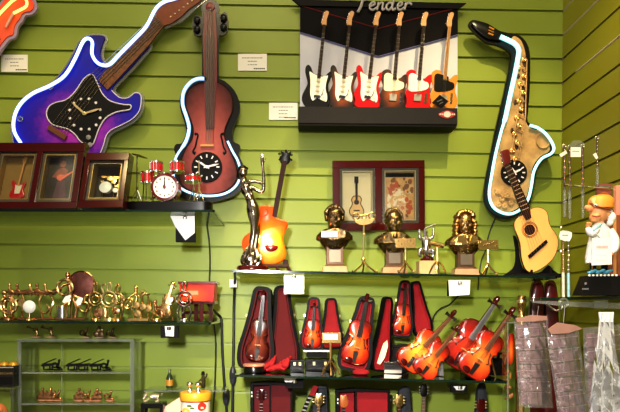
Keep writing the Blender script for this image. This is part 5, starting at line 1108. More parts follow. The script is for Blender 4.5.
# ------------------------------------------------------------------ violins and cases on the lower centre shelf
def vburst(n, a, b_, c, d): return burst(n, [(0, a), (.2, b_), (.42, c), (.56, d)], cx=.5, cz=.45, sx=1.0, sz=.9, rough=.22, coat=.5)
m_vy = vburst('violin_yellow', (255, 214, 90), (252, 164, 52), (216, 74, 26), (150, 30, 14))
m_vo = vburst('violin_orange', (252, 158, 62), (238, 112, 40), (190, 44, 20), (116, 20, 12))
m_vr = vburst('violin_red', (206, 70, 38), (184, 46, 26), (150, 26, 18), (92, 14, 10))
m_vb = vburst('violin_brown', (160, 74, 36), (130, 52, 26), (90, 30, 18), (54, 16, 12))
m_ebony = M('ebony', (30, 22, 20), .3, noise=.2, coat=.3)
m_fing = M('brown_fingerboard', (120, 74, 44), .4, noise=.2)
VO2 = violin_outline()
def violin(name, label, px, py, Y, deg, L_, neck=.62, body=None, board=None, group=None, yaw=0, lean=0, T=.15, sc=1.0, cat='violin'):
    """bottom of the body at (px, py), body length L_ in pixels, neck + scroll = neck * L_"""
    g = thing(name, label, cat, (px, py, Y), group)
    F = LF(px, py, Y, deg, L_, lean, yaw); vo = [(p[0] * sc, p[1]) for p in VO2]
    bd = B(F).loft([[(p[0] * k, .5 + (p[1] - .5) * k, w) for p in vo] for k, w in ((.85, -.01), (1, 0), (1, T), (.95, T + .014), (.82, T + .024), (.5, T + .045), (.2, T + .05))]).build('body', body, g)
    q = B(F)
    for p in (1,): q.tube([(a * .985, .5 + (b_ - .5) * .985, T) for a, b_ in vo], .012, 5, True)
    q.build('edge_binding', m_mahog, bd)
    for s_ in (-1, 1):
        B(F).tube(smooth([(s_ * .085 * 1.2, .60, T + .058), (s_ * .125, .585, T + .055), (s_ * .135, .52, T + .052), (s_ * .165, .45, T + .045), (s_ * .195, .40, T + .04), (s_ * .155, .385, T + .048)], 3, False), .011, 5).build('sound_hole', m_ebony, bd)
    top = 1 + neck * .72; end = 1 + neck
    B(F).prism([(-.045, .93), (.045, .93), (.03, top), (-.03, top)], T - .02, T + .03).build('neck', m_mahog, g)
    B(F).prism([(-.058, .62), (.058, .62), (.036, top), (-.036, top)], T + .055, T + .085).build('fingerboard', board or m_ebony, g)
    sc_ = B(F).prism([(-.04, top - .01), (.04, top - .01), (.032, end - .08), (-.032, end - .08)], T - .02, T + .07); sc_ = sc_.tube(smooth([(0, end - .1, T + .02), (0, end - .03, T + .04), (0, end, T + .0), (0, end - .04, T - .05), (0, end - .075, T - .01)], 3, False), [.045] * 13, 8).build('scroll', m_mahog, g)
    for k, (v, s_) in enumerate(((.2, -1), (.4, 1), (.6, -1), (.8, 1))):
        y = top + (end - .1 - top) * v; B(F).tube([(0, y, T + .02), (s_ * .09, y, T + .03), (s_ * .13, y, T + .03)], [.014, .014, .032], 7).build('tuning_peg', m_ebony, sc_)
    B(F).prism([(-.075, .375), (.075, .375), (.05, .40), (-.05, .40)], T + .05, T + .125).build('bridge', m_wood, g)
    B(F).prism([(-.03, .05), (.03, .05), (.055, .30), (-.055, .30)], T + .06, T + .085).build('tailpiece', m_ebony, g)
    B(F).rprism(smooth([(-.05, .03), (-.17, .05), (-.2, .11), (-.14, .15), (-.05, .13)], 3), T + .04, T + .08, .012).build('chin_rest', m_mahog, g)
    b = B(F)
    for k in range(4): b.tube([(-.03 + k * .02, .28, T + .09), (-.036 + k * .024, .388, T + .13), (-.02 + k * .013, top, T + .095)], .004, 3)
    b.build('string', m_steel, g)
    return g
def case_half_outline(Wd, H, tw=.27): return smooth([(0, 0), (Wd * .34, .005 * H), (Wd * .46, .06 * H), (Wd * .5, .16 * H), (Wd * .49, .28 * H), (Wd * .42, .42 * H), (Wd * .345, .6 * H), (Wd * (tw + .01), .8 * H), (Wd * tw * .93, .93 * H), (Wd * tw * .6, .99 * H), (0, H), (-Wd * tw * .6, .99 * H), (-Wd * tw * .93, .93 * H), (-Wd * (tw + .01), .8 * H), (-Wd * .345, .6 * H), (-Wd * .42, .42 * H), (-Wd * .49, .28 * H), (-Wd * .5, .16 * H), (-Wd * .46, .06 * H), (-Wd * .34, .005 * H)], 2)
def violin_case(label, left, right, Y, lining, depth=7, grp='open violin cases'):
    """left / right = (px, py, deg, width, height, yaw)"""
    g = thing('violin_case', label, 'instrument case', (left[0], left[1], Y), grp)
    for nm, (x, y, d, wd, h, yw) in (('case_shell', left), ('case_lid', right)):
        F = LF(x, y, Y, d, 1, 0, yw); o_ = case_half_outline(wd, h); i_ = inset(o_, max(1.3, wd * .1))
        dp = depth if nm == 'case_shell' else depth * .55
        sh = B(F).rim(o_, i_, -1, dp).prism(o_, -1.6, -.9).build(nm, m_case, g, angle=30)
        B(F).prism(i_, -.9, .2).build('lining', lining, sh); B(F).rim(i_, inset(i_, 1.0), .2, dp - .8).build('lining_edge', lining, sh)
        s_ = -1 if nm == 'case_shell' else 1
        for v in (.3, .62): B(F).box(s_ * wd * (.47 if v < .5 else .36) - .9, s_ * wd * (.47 if v < .5 else .36) + .9, h * v, h * v + 2.6, dp * .3, dp * .75).build('brass_latch', m_goldp, sh)
    return g
YV = -.15
# big case, far left of the shelf
g = violin_case('largest open violin case at shelf left, red lined with brown violin inside', (255.5, 368, 6, 37, 83, 8), (284.5, 367, -2.2, 31, 83, -12), YV, m_dkred, 9)
settle(g, top_lc)
v = violin('violin', 'dark brown violin resting inside the largest case at shelf left', 256.2, 361, YV - .008, 6.5, 43, .62, m_vb, m_ebony, 'violins in open cases', T=.1, sc=.82)
c1 = (YV - .045)
f = PX(c1)
g = thing('red_cloth', 'folded dark red velvet cloth lying at the foot of largest case', 'cloth', (280, 370, c1))
for seed, x0, x1, y0, y1, n_ in ((1, 271, 289, 351, 369, 15), (2, 260, 274, 353, 368, 11)):
    rnd.seed(seed); b = B(f)
    for k in range(n_):
        t = k / (n_ - 1); x = x0 + (x1 - x0) * t; y = y1 - 3 - (y1 - y0 - 4) * t * rnd.uniform(.55, 1.0)
        b.tube([(x - 5, y1 - .8, rnd.uniform(-5, 3)), (x - 1, (y + y1) / 2, rnd.uniform(-4, 3)), (x + 1.5, y, rnd.uniform(-5, 1))], [rnd.uniform(1.6, 2.6), rnd.uniform(1.4, 2.4), rnd.uniform(.8, 1.4)], 7)
    b.ell(((x0 + x1) / 2 - 2, y1 - 3, -1), ((x1 - x0) * .5, 3, 4.5), 14, 8)
    b.build('velvet_fold', m_redvel, g, remesh=.0012)
settle(g, top_lc)
g = thing('round_stand', 'low black round stand with pinkish highlight painted on its rim before the largest case', 'stand', (254, 371, c1 - .01))
f = PX(c1 - .012)
B(f).lathe(254, 0, [(10.5, 373), (10.5, 368), (9.6, 366.4), (.1, 366)], 28).build('stand_body', m_blk, g); B(f).lathe(254, 0, [(10.9, 367.2), (11.2, 366), (10.4, 365), (9.2, 365.2)], 28).build('rim_highlight', M('pink_highlight', (206, 150, 130), .3, .3), g); settle(g, top_lc)  # pink ring painted in place of a highlight along the rim
# black glossy boxes on the shelf
def blackbox(label, x0, x1, y0, y1, Y, d, m=m_blk, clasp=True, nm='black_box'):
    f = PX(Y); g = thing(nm, label, 'box', ((x0 + x1) / 2, y1, Y), 'glossy black boxes on the lower shelf')
    B(f).box(x0, x1, y0 + 3, y1, -d, 0).build('box_body', m, g, bevel=.001); B(f).box(x0 - .4, x1 + .4, y0, y0 + 2.8, -d - .4, .4).build('lid', m, g, bevel=.0008)
    if clasp:
        for x in (x0 + (x1 - x0) * .3, x0 + (x1 - x0) * .7): B(f).box(x - 1.2, x + 1.2, y0 + 2, y0 + 5.4, .2, 1).build('clasp', m_goldp, g)
    settle(g, top_lc); return g
blackbox('glossy black box between the largest case and small case', 290.5, 304, 359, 371, -.185, 16)
blackbox('long glossy black box under the small violin case', 305.5, 334, 358, 369, -.135, 22)
blackbox('silvery black box beneath the upper right violin case', 391.5, 409, 338.4, 366, -.115, 28, M('mirror_black', (66, 66, 70), .12, .7), False)
blackbox('low mirrored silver box behind the orange violins', 384, 402, 361, 372.5, -.16, 12, m_chrome, False, 'mirror_box')
blackbox('wide glossy black box behind the red cello at shelf right', 466, 489, 351, 370, -.12, 20)
blackbox('glossy black box with gold clasps at the right shelf end', 490.5, 505.5, 349, 372, -.14, 18)
g = thing('silver_plinth', 'sparkling silver plinth at the foot of the two orange violins', 'plinth', (433, 376, -.20)); f = PX(-.2)
B(f).prism([(424, 374), (428, 360), (432, 366), (440, 357), (443, 362), (444, 374)], -12, 0).build('plinth', M('glitter_silver', (170, 168, 176), .3, .8, noise=.6, scale=160), g, flat=True, bevel=.0008); settle(g, top_lc)
# small case on a riser
g = thing('white_riser', 'thin white card riser under small violin case', 'riser', (317, 357, -.14)); f = PX(-.135)
B(f).box(303.5, 330, 350.2, 352, -12, 4).build('card', m_whitegl, g, bevel=.0004)
B(f).box(307, 327, 352, 357.6, -10, 0).build('block', m_blkmat, g)
zr = P(320, 358, -.135).z; 
g.location.z += .001
g = violin_case('small open violin case, red lined, standing left of centre', (311.5, 350, 3, 24, 53, 4), (332, 349.5, -1.5, 23, 51.5, -6), -.13, m_redvel, 5)
violin('violin', 'small red violin inside the small case left of centre', 311.8, 348, -.137, 3, 29, .55, m_vo, m_ebony, 'violins in open cases', T=.1, sc=.95)
# centre case
g = violin_case('open violin case in shelf centre, bright red lining, tilted to the right', (351.5, 369, 12, 33, 76, 2), (378.5, 369.5, 6.5, 22, 75, -25), -.155, m_redvel, 7); settle(g, top_lc)
violin('violin', 'bright orange violin inside the tilted case at shelf centre', 352.3, 364, -.163, 12, 45, .56, m_vo, m_ebony, 'violins in open cases', T=.1, sc=.95)
g = thing('red_cushion', 'small round red cushion under the tilted centre case', 'cushion', (361, 372, -.2)); f = PX(-.21)
B(f).lathe(361, 0, [(6, 373.5), (8.4, 372), (8.4, 370), (6, 368.6), (.1, 368.2)], 22).build('cushion', m_redvel, g); settle(g, top_lc)
g = thing('cream_bow_card', 'narrow cream card strip leaning inside the centre case lid', 'card', (383, 360, -.185)); f = PX(-.188)
B(f).prism([(377, 363), (383, 344), (387, 340), (388, 346), (384.5, 358), (380, 364.5)], 0, .8).build('card', M('cream_strip', (236, 220, 180), .5), g, flat=True)
# upper right case standing on the silvery box
g = violin_case('small open violin case raised on a silvery box, crimson lid turned aside', (400.8, 337.2, 4, 21.5, 57, 3), (423.5, 335.5, -9.5, 21, 55, -14), -.095, m_redvel, 5)
g2 = violin('violin', 'orange violin inside the raised case above the silvery box', 401.2, 334.5, -.099, 4, 31, .6, m_vo, m_ebony, 'violins in open cases', T=.1, sc=.95)
# free violins
violin('violin', 'yellow orange violin leaning right, left of two at shelf middle', 403.5, 367.5, -.20, 41.5, 46, .62, m_vy, m_fing, 'violins leaning on the lower shelf', sc=1.0)
violin('violin', 'smaller orange violin leaning in front of the yellow one', 419, 374.8, -.238, 37.5, 39, .58, m_vo, m_fing, 'violins leaning on the lower shelf')
m_greyboard = M('steel_fingerboard', (150, 148, 150), .3, .5, noise=.2)
violin('cello', 'large dark red miniature cello with grey fingerboard leaning behind another', 449, 365.5, -.18, 34, 52, .56, m_vr, m_greyboard, 'violins leaning on the lower shelf', sc=1.08, T=.18, cat='cello')
violin('violin', 'red orange violin leaning at the right end before the dark cello', 466, 375, -.243, 34, 50, .6, m_vo, m_fing, 'violins leaning on the lower shelf', sc=1.0, T=.13)
g = thing('gold_figure_stand', 'small gold violin easel behind the right-hand violin', 'easel', (487, 360, -.16)); f = PX(-.16)
B(f).prism(smooth([(483, 337), (486, 333), (489, 322.5), (491.5, 323), (491, 333), (490, 343), (486, 345)], 3), 0, 2).build('back_rest', m_goldp, g); B(f).tube([(488, 343, 0), (485, 362, 3), (482, 371, 6)], 1, 6).build('leg', m_gold, g); B(f).tube([(489, 343, 0), (492, 362, 3), (494, 371, 5)], 1, 6).build('leg', m_gold, g); B(f).tube([(488, 343, 0), (489, 362, -4), (489, 369, -9)], 1, 6).build('leg', m_gold, g); settle(g, top_lc)
# gold stand with paper in front
Y = -.24; f = PX(Y)
g = thing('music_stand', 'gold music stand holding a white paper between the violin cases', 'music stand', (330.5, 376, Y), 'gold miniature music stands')
B(f).cyl((330.5, 343, 0), (330.5, 364, 0), 1, n=8).build('stem', m_goldp, g)
B(f).box(322, 341, 333.5, 344, -.6, .4).build('desk', m_gold, g, bevel=.0004); pp = B(f).box(323.5, 337.5, 335, 340.5, .4, 1).build('white_paper', m_white, g)
for k in range(5):
    a = 2 * PI * k / 5 + .3; B(f).tube(smooth([(330.5, 361, 0), (330.5 + 3 * math.cos(a), 365, 3 * math.sin(a)), (330.5 + 7 * math.cos(a), 370, 7 * math.sin(a)), (330.5 + 9.5 * math.cos(a), 375.6, 9.5 * math.sin(a))], 3, False), .95, 6).build('leg', m_gold, g)
settle(g, top_lc)
# ------------------------------------------------------------------ row below, cut by the lower edge of the photo
YW = -.16; f = PX(YW); BOT = BOTY(-.16)
def guitar_head(name, label, px, py, Y, deg, m_h, m_n, s=1.0, grp='guitar necks rising from the lowest shelf', gold=True, slim=False):
    """upper part of a miniature guitar: its headstock top at (px, py)"""
    BOT = BOTY(Y); Lt = (BOT - py) / max(math.cos(math.radians(deg)), .3); bx = px - Lt * math.sin(math.radians(deg)); 
    g = thing(name, label, 'guitar', (bx, BOT, Y), grp); F = LF(bx, BOT, Y, deg, 1)
    w1 = 3.2 if slim else 4.4
    h = B(F).rprism(smooth([(-1.6, Lt - 13), (-w1, Lt - 10), (-w1 * .9, Lt - 4), (-w1 * .55, Lt - .5), (0, Lt - 1.2), (w1 * .55, Lt - .3), (w1 * .9, Lt - 4), (w1, Lt - 10), (1.6, Lt - 13)], 3), 0, 2.2, .4).build('headstock', m_h, g)
    for k in range(3):
        for s_ in (-1, 1): B(F).ell((s_ * (w1 + .8), Lt - 3.5 - k * 3, 1.1), (1.3, .9, .9), 8, 6).build('tuning_peg', m_goldp if gold else m_steel, h)
    B(F).box(-1.6, 1.6, 36, Lt - 12.5, .3, 2).build('neck', m_n, g)
    b = B(F)
    for k in range(8): b.box(-1.6, 1.6, Lt - 16 - k * 3.2, Lt - 15.6 - k * 3.2, 2, 2.3)
    b.build('fret', m_steel, g, flat=True)
    B(F).rprism(smooth([(p[0] * 40, p[1] * 46) for p in TELE[::3]], 2), -2, 3, 1).build('body', m_vo, g)
    return g
def open_case(label, xs, ytop, Y, lining, grp='open guitar cases on the lowest shelf'):
    BOT = BOTY(Y); x0, xm, x1 = xs; f = PX(Y); g = thing('guitar_case', label, 'instrument case', ((x0 + x1) / 2, BOT, Y), grp)
    a = B(f).rim([(x0, ytop + 1), (xm, ytop - .6), (xm, BOT), (x0, BOT)], [(x0 + 3, ytop + 3), (xm - .8, ytop + 2.2), (xm - .8, BOT - 2), (x0 + 3, BOT - 2)], -9, 3).prism([(x0, ytop + 1), (xm, ytop - .6), (xm, BOT), (x0, BOT)], -10, -9).build('case_shell', m_case, g, flat=True)
    B(f).prism([(x0 + 3, ytop + 3), (xm - .8, ytop + 2.2), (xm - .8, BOT - 2), (x0 + 3, BOT - 2)], -9, -8.4).build('lining', lining, a, flat=True)
    b = B(f).rim([(xm, ytop - .6), (x1, ytop + 1), (x1, BOT), (xm, BOT)], [(xm + .8, ytop + 2.2), (x1 - 1.6, ytop + 2.6), (x1 - 1.6, BOT - 2), (xm + .8, BOT - 2)], -3, 3).prism([(xm, ytop - .6), (x1, ytop + 1), (x1, BOT), (xm, BOT)], -4, -3).build('case_lid', m_case, g, flat=True)
    B(f).prism([(xm + .8, ytop + 2.2), (x1 - 1.6, ytop + 2.6), (x1 - 1.6, BOT - 2), (xm + .8, BOT - 2)], -3, -2.4).build('lining', lining, b, flat=True)
    for y in (ytop + 11, ytop + 40): B(f).tube([(x1, y, 0), (x1 + 1.8, y, 1)], 1.1, 7).build('latch', m_steel, b)
    for y in (ytop + 9, ytop + 12.5): B(f).box(x0 + .8, x0 + 2.2, y, y + 2, 3, 3.8).build('latch', m_whitegl, a)
    return g
open_case('open black guitar case with dark red lining under the shelf, left', (250.5, 270, 292), 382, -.15, m_dkred)
guitar_head('toy_guitar', 'dark red toy guitar standing inside the left open case', 262, 388, -.125, 2, m_mahog, m_mahog, gold=False, slim=True)
open_case('open black guitar case with bright red lining under the shelf, centre', (336, 355.5, 389.5), 389, -.15, m_redvel)
guitar_head('toy_guitar', 'toy guitar with copper headstock inside the centre open case', 343.5, 394, -.12, 0, M('copper_wood', (196, 112, 56), .35, .3, noise=.2), m_rose)
guitar_head('toy_guitar', 'toy guitar with slim black headstock in front of the red lining', 368, 396, -.135, 6, m_blk, m_rose, slim=True)
def gig_bag(label, pts, Y, name='gig_bag'):
    BOT = BOTY(Y); pts = [(a, BOT if b_ == 470 else b_) for a, b_ in pts]
    g = thing(name, label, 'instrument case', (pts[0][0], BOT, Y), 'padded bags on the lowest shelf')
    B(PX(Y)).rprism(smooth(pts, 3), -8, 0, 2).build('bag', M('grey_black_cloth', (44, 46, 52), .7, noise=.3, scale=60), g)
    return g
gig_bag('grey black bag behind the toy guitar with golden headstock', [(313, 392), (316, 387), (321, 385.4), (326, 386.4), (327.5, 392), (328.5, 430), (328, 470), (312, 470), (312, 430)], -.12)
guitar_head('toy_guitar', 'toy guitar with golden headstock standing before a grey bag', 319, 392.5, -.16, 2, m_gold, m_copper)
g = thing('guitar_strap', 'red and black striped guitar strap sloping beside the grey bag', 'strap', (300, BOT, -.17)); f = PX(-.172)
B(f).loft([[(x - 2, y, 0), (x + 2.4, y + .8, 0), (x + 2.4, y + .8, .8), (x - 2, y, .8)] for x, y in smooth([(315, 386), (312.5, 392), (309, 398), (305.5, 406), (302.5, 416), (300.5, 440), (300, BOTY(-.172) - .5)], 3, False)]).build('band', m_blkmat, g)
B(f).loft([[(x - 2.2, y, -.3), (x + 2.8, y + 1, -.3), (x + 2.8, y + 1, 1.2), (x - 2.2, y, 1.2)] for x, y in ((315.4, 385.4), (313.5, 390), (311.3, 395))]).build('red_tip', m_redvel, g)
b = B(f)
for x, y in ((309.6, 397), (307.6, 401), (305.8, 405), (304.2, 409), (303, 413)): b.prism([(x - 1.7, y), (x + 2, y + .7), (x + 1.6, y + 2.1), (x - 2.1, y + 1.4)], .8, 1.1)
b.build('pale_stripes', m_steel, g, flat=True)
gig_bag('charcoal bag behind golden tuners, right of the centre open case', [(398, 396), (401, 389), (405, 387), (409.5, 388), (411, 396), (412, 430), (412, 470), (398, 470), (398, 430)], -.12)
guitar_head('toy_guitar', 'toy guitar with ornate gold headstock before the charcoal bag', 399, 393.5, -.16, 1, m_gold, m_copper)
guitar_head('toy_guitar', 'toy guitar with narrow black headstock and pale frets, standing alone', 424, 383.5, -.17, 2.5, m_blk, M('pale_neck', (90, 74, 60), .4, noise=.3), gold=False, slim=True)
gig_bag('tall narrow black bag behind gold tuners below the shelf right', [(477, 400), (478, 390), (481, 384), (485, 383), (487, 390), (488, 410), (488, 470), (475, 470), (475, 430)], -.13)
guitar_head('toy_guitar', 'toy guitar with gold tuners against the tall narrow black bag', 481, 398, -.165, 3, m_mahog, m_rose)
# ------------------------------------------------------------------ right-hand unit
YR = -.40
f = PX(YR); D = .22 / mpp(YR)
r = thing('side_shelf', 'glass shelf on right wall with acrylic front rail carrying the comic figurine', 'shelf', (590, 300, YR))
xr = (XR - P(0, 300, YR).x) / (P(1, 300, YR).x - P(0, 300, YR).x) - .8
B(f).prism([(541, 297.6), (xr, 295.4), (xr, 298.6), (541, 300.4)], -D, 0).build('glass_pane', m_glass, r); B(f).prism([(541, 297.6), (xr, 295.4), (xr, 298.6), (541, 300.4)], -.5, .6).build('front_edge', m_glassedge, r)
B(f).prism([(531, 300.6), (556, 301.2), (620, 303), (xr, 303.4), (xr, 309), (620, 309), (558, 306), (531, 302.5)], 1, 3).build('acrylic_rail', m_acrylw, r, flat=True)
B(f).box(592, 606, 300.5, 308.5, 3, 3.8).build('rail_clip', m_acrylw, r)
b = B(f)
b.tube(smooth([(545, 304, 4), (552, 310, 6), (558, 309, 8), (560, 303, 8)], 4, False), 1.1, 8); b.build('hook', m_chrome, r)
B(f).ring(562, 303, 4.2, 1.2, 4, n=20, m=8).build('ring_hook', m_acrylw, r)
top_r = lambda x: P(541, 297.6, YR).z + (P(xr, 295.4, YR).z - P(541, 297.6, YR).z) * (x - P(541, 297.6, YR).x) / (P(xr, 295.4, YR).x - P(541, 297.6, YR).x)
# comic figurine
Y = -.44; f = PX(Y)
g = thing('comic_figurine', 'comic big-nosed figurine in white coat and orange cap on black plinth', 'figurine', (600, 296, Y))
pl_ = B(f).loft([[(577, 296, 9), (621, 296, 9), (621, 296, -11), (577, 296, -11)], [(584, 276.5, 7), (618, 276.5, 7), (618, 276.5, -9), (584, 276.5, -9)]]).build('plinth', m_blkmat, g, flat=True, bevel=.0008)
b = B(f); b.ell((578.8 + 2.2, 284.6, 9.5), (1.3, 1.4, .4), 8, 6); 
for k in range(5): b.box(578 + k * 1.3, 578.8 + k * 1.3, 289, 290.6, 8.6, 9.4)
b.build('small_mark', m_ink, pl_, flat=True)
b = B(f)      # body: legs, coat
chain(b, [(592, 274, 2, 2.8), (592.6, 266, 1, 3.2), (594.5, 256, 0, 4.6)]); chain(b, [(604, 274, 0, 2.8), (604.5, 266, 0, 3.4), (603.5, 256, 0, 4.8)])
b.build('trousers', m_blkmat, g, remesh=.0013)
b = B(f)
rings = []
for y, cx_, wd, dp in ((264, 598, 12.5, 8), (258, 598, 12.6, 8.4), (248, 599, 12, 8.2), (240, 600, 11, 7.6), (232, 600.5, 10.5, 7), (227, 600, 8, 5.6), (223.5, 599.5, 4.4, 4)):
    rings.append([(cx_ + wd * math.cos(a), y, dp * math.sin(a)) for a in [2 * PI * k / 20 for k in range(20)]])
b.loft(rings)
chain(b, [(594, 230, 6, 3.8), (588, 235, 9, 3.6), (584.5, 233, 9, 3.1), (584, 229.5, 8, 2.6)]); chain(b, [(608.5, 231, 2, 4), (612.5, 240, 5, 3.8), (611, 250, 8, 3.4), (606, 254, 9, 2.8)])
b.build('coat', M('white_coat', (222, 224, 226), .6, noise=.15, scale=60, rgb2=(240, 240, 240)), g, remesh=.0013)
b = B(f); m_cskin = M('comic_skin', (232, 164, 110), .5, noise=.08)
b.ell((599, 213, 0), (9.2, 10.5, 8.6), 16, 12); b.ell((594.5, 218, 2), (6, 5.5, 6.4), 14, 10); b.tube(smooth([(592, 210.5, 2), (588, 209.5, 3), (585.5, 208.5, 3.6)], 3, False), [2.6, 2.9, 3.2, 3.4, 3.4, 3.2, 2.6][:7], 10)
b.ell((585.6, 208.6, 3.6), (2.9, 2.6, 2.8), 12, 8); b.ell((593, 221.4, 3), (3.4, 2.2, 3.6), 12, 8); b.ell((605.6, 214.5, 5.6), (2, 3, 1.6), 10, 8); b.lathe(599.5, 0, [(4, 220), (4.4, 227)], 12)
b.build('head', m_cskin, g, remesh=.0011)
b = B(f); b.ell((591.6, 207.2, 8.0), (1.9, 1.6, 1), 10, 8); b.build('eye_white', m_white, g); B(f).ell((590.6, 207.4, 8.9), (.8, .8, .4), 8, 6).build('pupil', m_blkmat, g)
B(f).tube(smooth([(588.6, 217, 6.4), (592, 218.4, 8.4), (596, 217.4, 8.8)], 3, False), .6, 6).build('mouth', M('mouth_red', (176, 70, 56), .5), g)
b = B(f); b.loft([[(601 + rx * math.cos(a), y, rz * math.sin(a)) for a in [2 * PI * k / 22 for k in range(22)]] for y, rx, rz in ((209, 12, 10.4), (204, 12.6, 11), (199.5, 11.6, 10), (196.6, 8.4, 7.4), (195.4, 3.4, 3))])
b.build('cap', M('orange_cap', (240, 160, 64), .5, noise=.1), g); B(f).tube(smooth([(589.2, 204.4, 2), (590, 207, 7), (598, 210.5, 10.6), (606, 212.5, 10)], 3, False), .9, 7).build('cap_band', M('cap_band', (120, 60, 30), .5), g)
B(f).prism(smooth([(588, 201), (592, 198.4), (594, 203), (590, 205.6)], 3), 3, 7).build('cap_visor', M('visor_pale', (246, 206, 150), .5), g)
b = B(f); b.ell((609.5, 218.5, 4), (4.2, 5.4, 4), 12, 8); b.ell((608, 224, 4), (3.4, 3, 3), 10, 8); b.ell((609.6, 213, -1), (3, 4, 5), 10, 8); b.build('white_hair', M('white_hair', (238, 238, 236), .7, noise=.06), g, remesh=.0013)
b = B(f); b.ell((584, 227, 8), (2.3, 2.4, 2.2), 12, 8)
for k in range(4): chain(b, [(582.4 + k * .9, 227, 9.4, .75), (582 + k * .9, 225, 10.4, .7), (582.6 + k * .8, 224.4, 9, .6)], 6)
chain(b, [(585.8, 227.4, 9, .8), (586.6, 225.6, 10, .7), (585.4, 224.8, 10.4, .6)], 6)
b.build('hand', m_cskin, g, remesh=.0008)
b = B(f); b.ell((604.8, 254.6, 9.6), (2.2, 2.2, 2), 12, 8)
for k in range(4): chain(b, [(603.2 + k * .8, 256, 10.2, .7), (603 + k * .8, 257.8, 10.8, .65), (603.4 + k * .75, 258.8, 10, .55)], 6)
chain(b, [(606.4, 254.6, 10.4, .75), (606.8, 256.6, 11, .65)], 6); b.build('hand', m_cskin, g, remesh=.0008)
B(f).tube([(587, 233, 11.6), (597, 225.4, 8.6)], 1.2, 8).build('blue_lapel', M('pale_blue', (150, 200, 210), .5), g)
B(f).prism([(594, 226), (599, 230), (597, 240), (592, 236)], 7.6, 8.6).build('shirt_front', m_white, g, flat=True)
b = B(f)
for k in range(9): b.ell((587 + k * 2.6, 273.5 - (k % 3) * 1.0, 5 + (k % 2)), (2.6, 1.7, 2.2), 10, 7)
b.build('blue_base', M('turquoise_base', (70, 150, 190), .4, noise=.3, scale=60), g, remesh=.0012)
b = B(f)
for k in range(8): b.ell((586 + k * 3.8, 276.3, 7), (1.4, 1.2, 1.2), 8, 6)
b.build('white_beads', m_white, g)
B(f).tube([(589, 246, 8.5), (588.5, 260, 8), (589, 272, 6)], .9, 7).build('brown_cane', m_copper, g)
settle(g, top_r)
g2 = thing('price_tag', 'big white price tag hanging from the comic figurine', 'price tag', (601, 265, -.48), 'white price tags'); f = PX(-.485)
B(f).prism([(592, 238.5), (611, 237.4), (611.6, 264.5), (591.4, 265.5)], 0, .7).build('card', m_white, g2, flat=True)
b = B(f)
for yy, hh in ((245.5, 3.2), (255, .8), (260, .8)):
    x = 596
    while x < 607:
        b.box(x, x + .9, yy, yy + hh, .7, .85); x += 1.3 if hh > 2 else 2.2
b.build('print', M('pink_grey_print', (190, 160, 160), .7), g2, flat=True); B(f).tube([(601, 237.8, .4), (601, 232, 0)], .3, 5).build('tag_string', m_white, g2)
# hanging batons on the upper wire hook
Y = -.31; f = PX(Y)
xh = lambda Y_, y_: (XR - P(0, y_, Y_).x) / (P(1, y_, Y_).x - P(0, y_, Y_).x)
wire = thing('wire_hook', 'long chrome wire hook sticking out of the right wall, upper', 'hook', (600, 187, Y), 'wire hooks on right wall')
B(f).tube(smooth([(563.5, 182, 0), (565, 184.6, 0), (572, 185.6, 0), (600, 188, 0), (xh(Y, 189) - .3, 189.2, 0)], 3, False), .9, 8).build('wire', m_chrome, wire)
def baton(label, x, y0, y1, Y, grp, m1=m_acrylw, m2=m_steel, tagp=None, bead=m_copper):
    f = PX(Y); g = thing('baton_pack', label, 'hanging pack', (x, y1, Y), grp)
    B(f).cyl((x, y0, 0), (x + .4, y0 + (y1 - y0) * .62, 0), 1.0, n=8).build('stick', m2, g)
    b = B(f)
    for k in range(7): b.ell((x + .2, y0 + 4 + k * (y1 - y0) * .08, 0), (1.25, 1.0, 1.25), 8, 6)
    b.build('bead', bead, g)
    B(f).cyl((x + .2, y0 + (y1 - y0) * .6, 0), (x + .4, y1, 0), 1.5, n=10).build('sleeve', m1, g)
    B(f).ring(x, y0, 1.7, .4, 0, n=12).build('hanging_loop', m_steel, g)
    if tagp: B(f).prism(tagp, 1, 1.7).build('white_tag', m_white, g, flat=True)
    return g
gr = 'hanging stick packs on upper wire hook'
m_dst = M('dark_stick', (72, 56, 44), .4, .3, noise=.4, scale=120)
baton('hanging stick pack with tilted tag, nearest to the corner', 564.4, 146, 217, -.30, gr, m2=m_dst, tagp=[(558.5, 155), (565, 150.6), (566.6, 153.6), (560.4, 157.6)])
baton('hanging stick pack directly under the square white tag', 569.5, 147, 218.5, -.32, gr, m2=m_dst)
baton('third hanging stick pack from the corner, at right edge of tag', 582.5, 146, 218, -.33, gr, m2=m_dst)
baton('darkest hanging stick pack, farthest from the corner', 597, 138, 186, -.33, gr, m2=M('dark_pack', (60, 48, 34), .4, noise=.4, scale=100), tagp=[(592, 155), (595, 153), (597.5, 158), (595.6, 160)])
f = PX(-.345)
g = thing('price_tag', 'white price tag in clear sleeve among the hanging stick packs', 'price tag', (575.5, 157, -.345), 'white price tags')
B(f).box(570.5, 580.6, 147.4, 157, 0, .7).build('card', m_white, g); B(f).box(572, 579, 151, 151.8, .7, .8).build('print', m_ink, g)
B(f).prism(smooth([(570, 147), (571.5, 142), (575.5, 140.4), (580, 140.8), (583.5, 143), (584, 146), (580, 147.4)], 3), -.4, .4).build('clear_sleeve', m_acrylw, g)
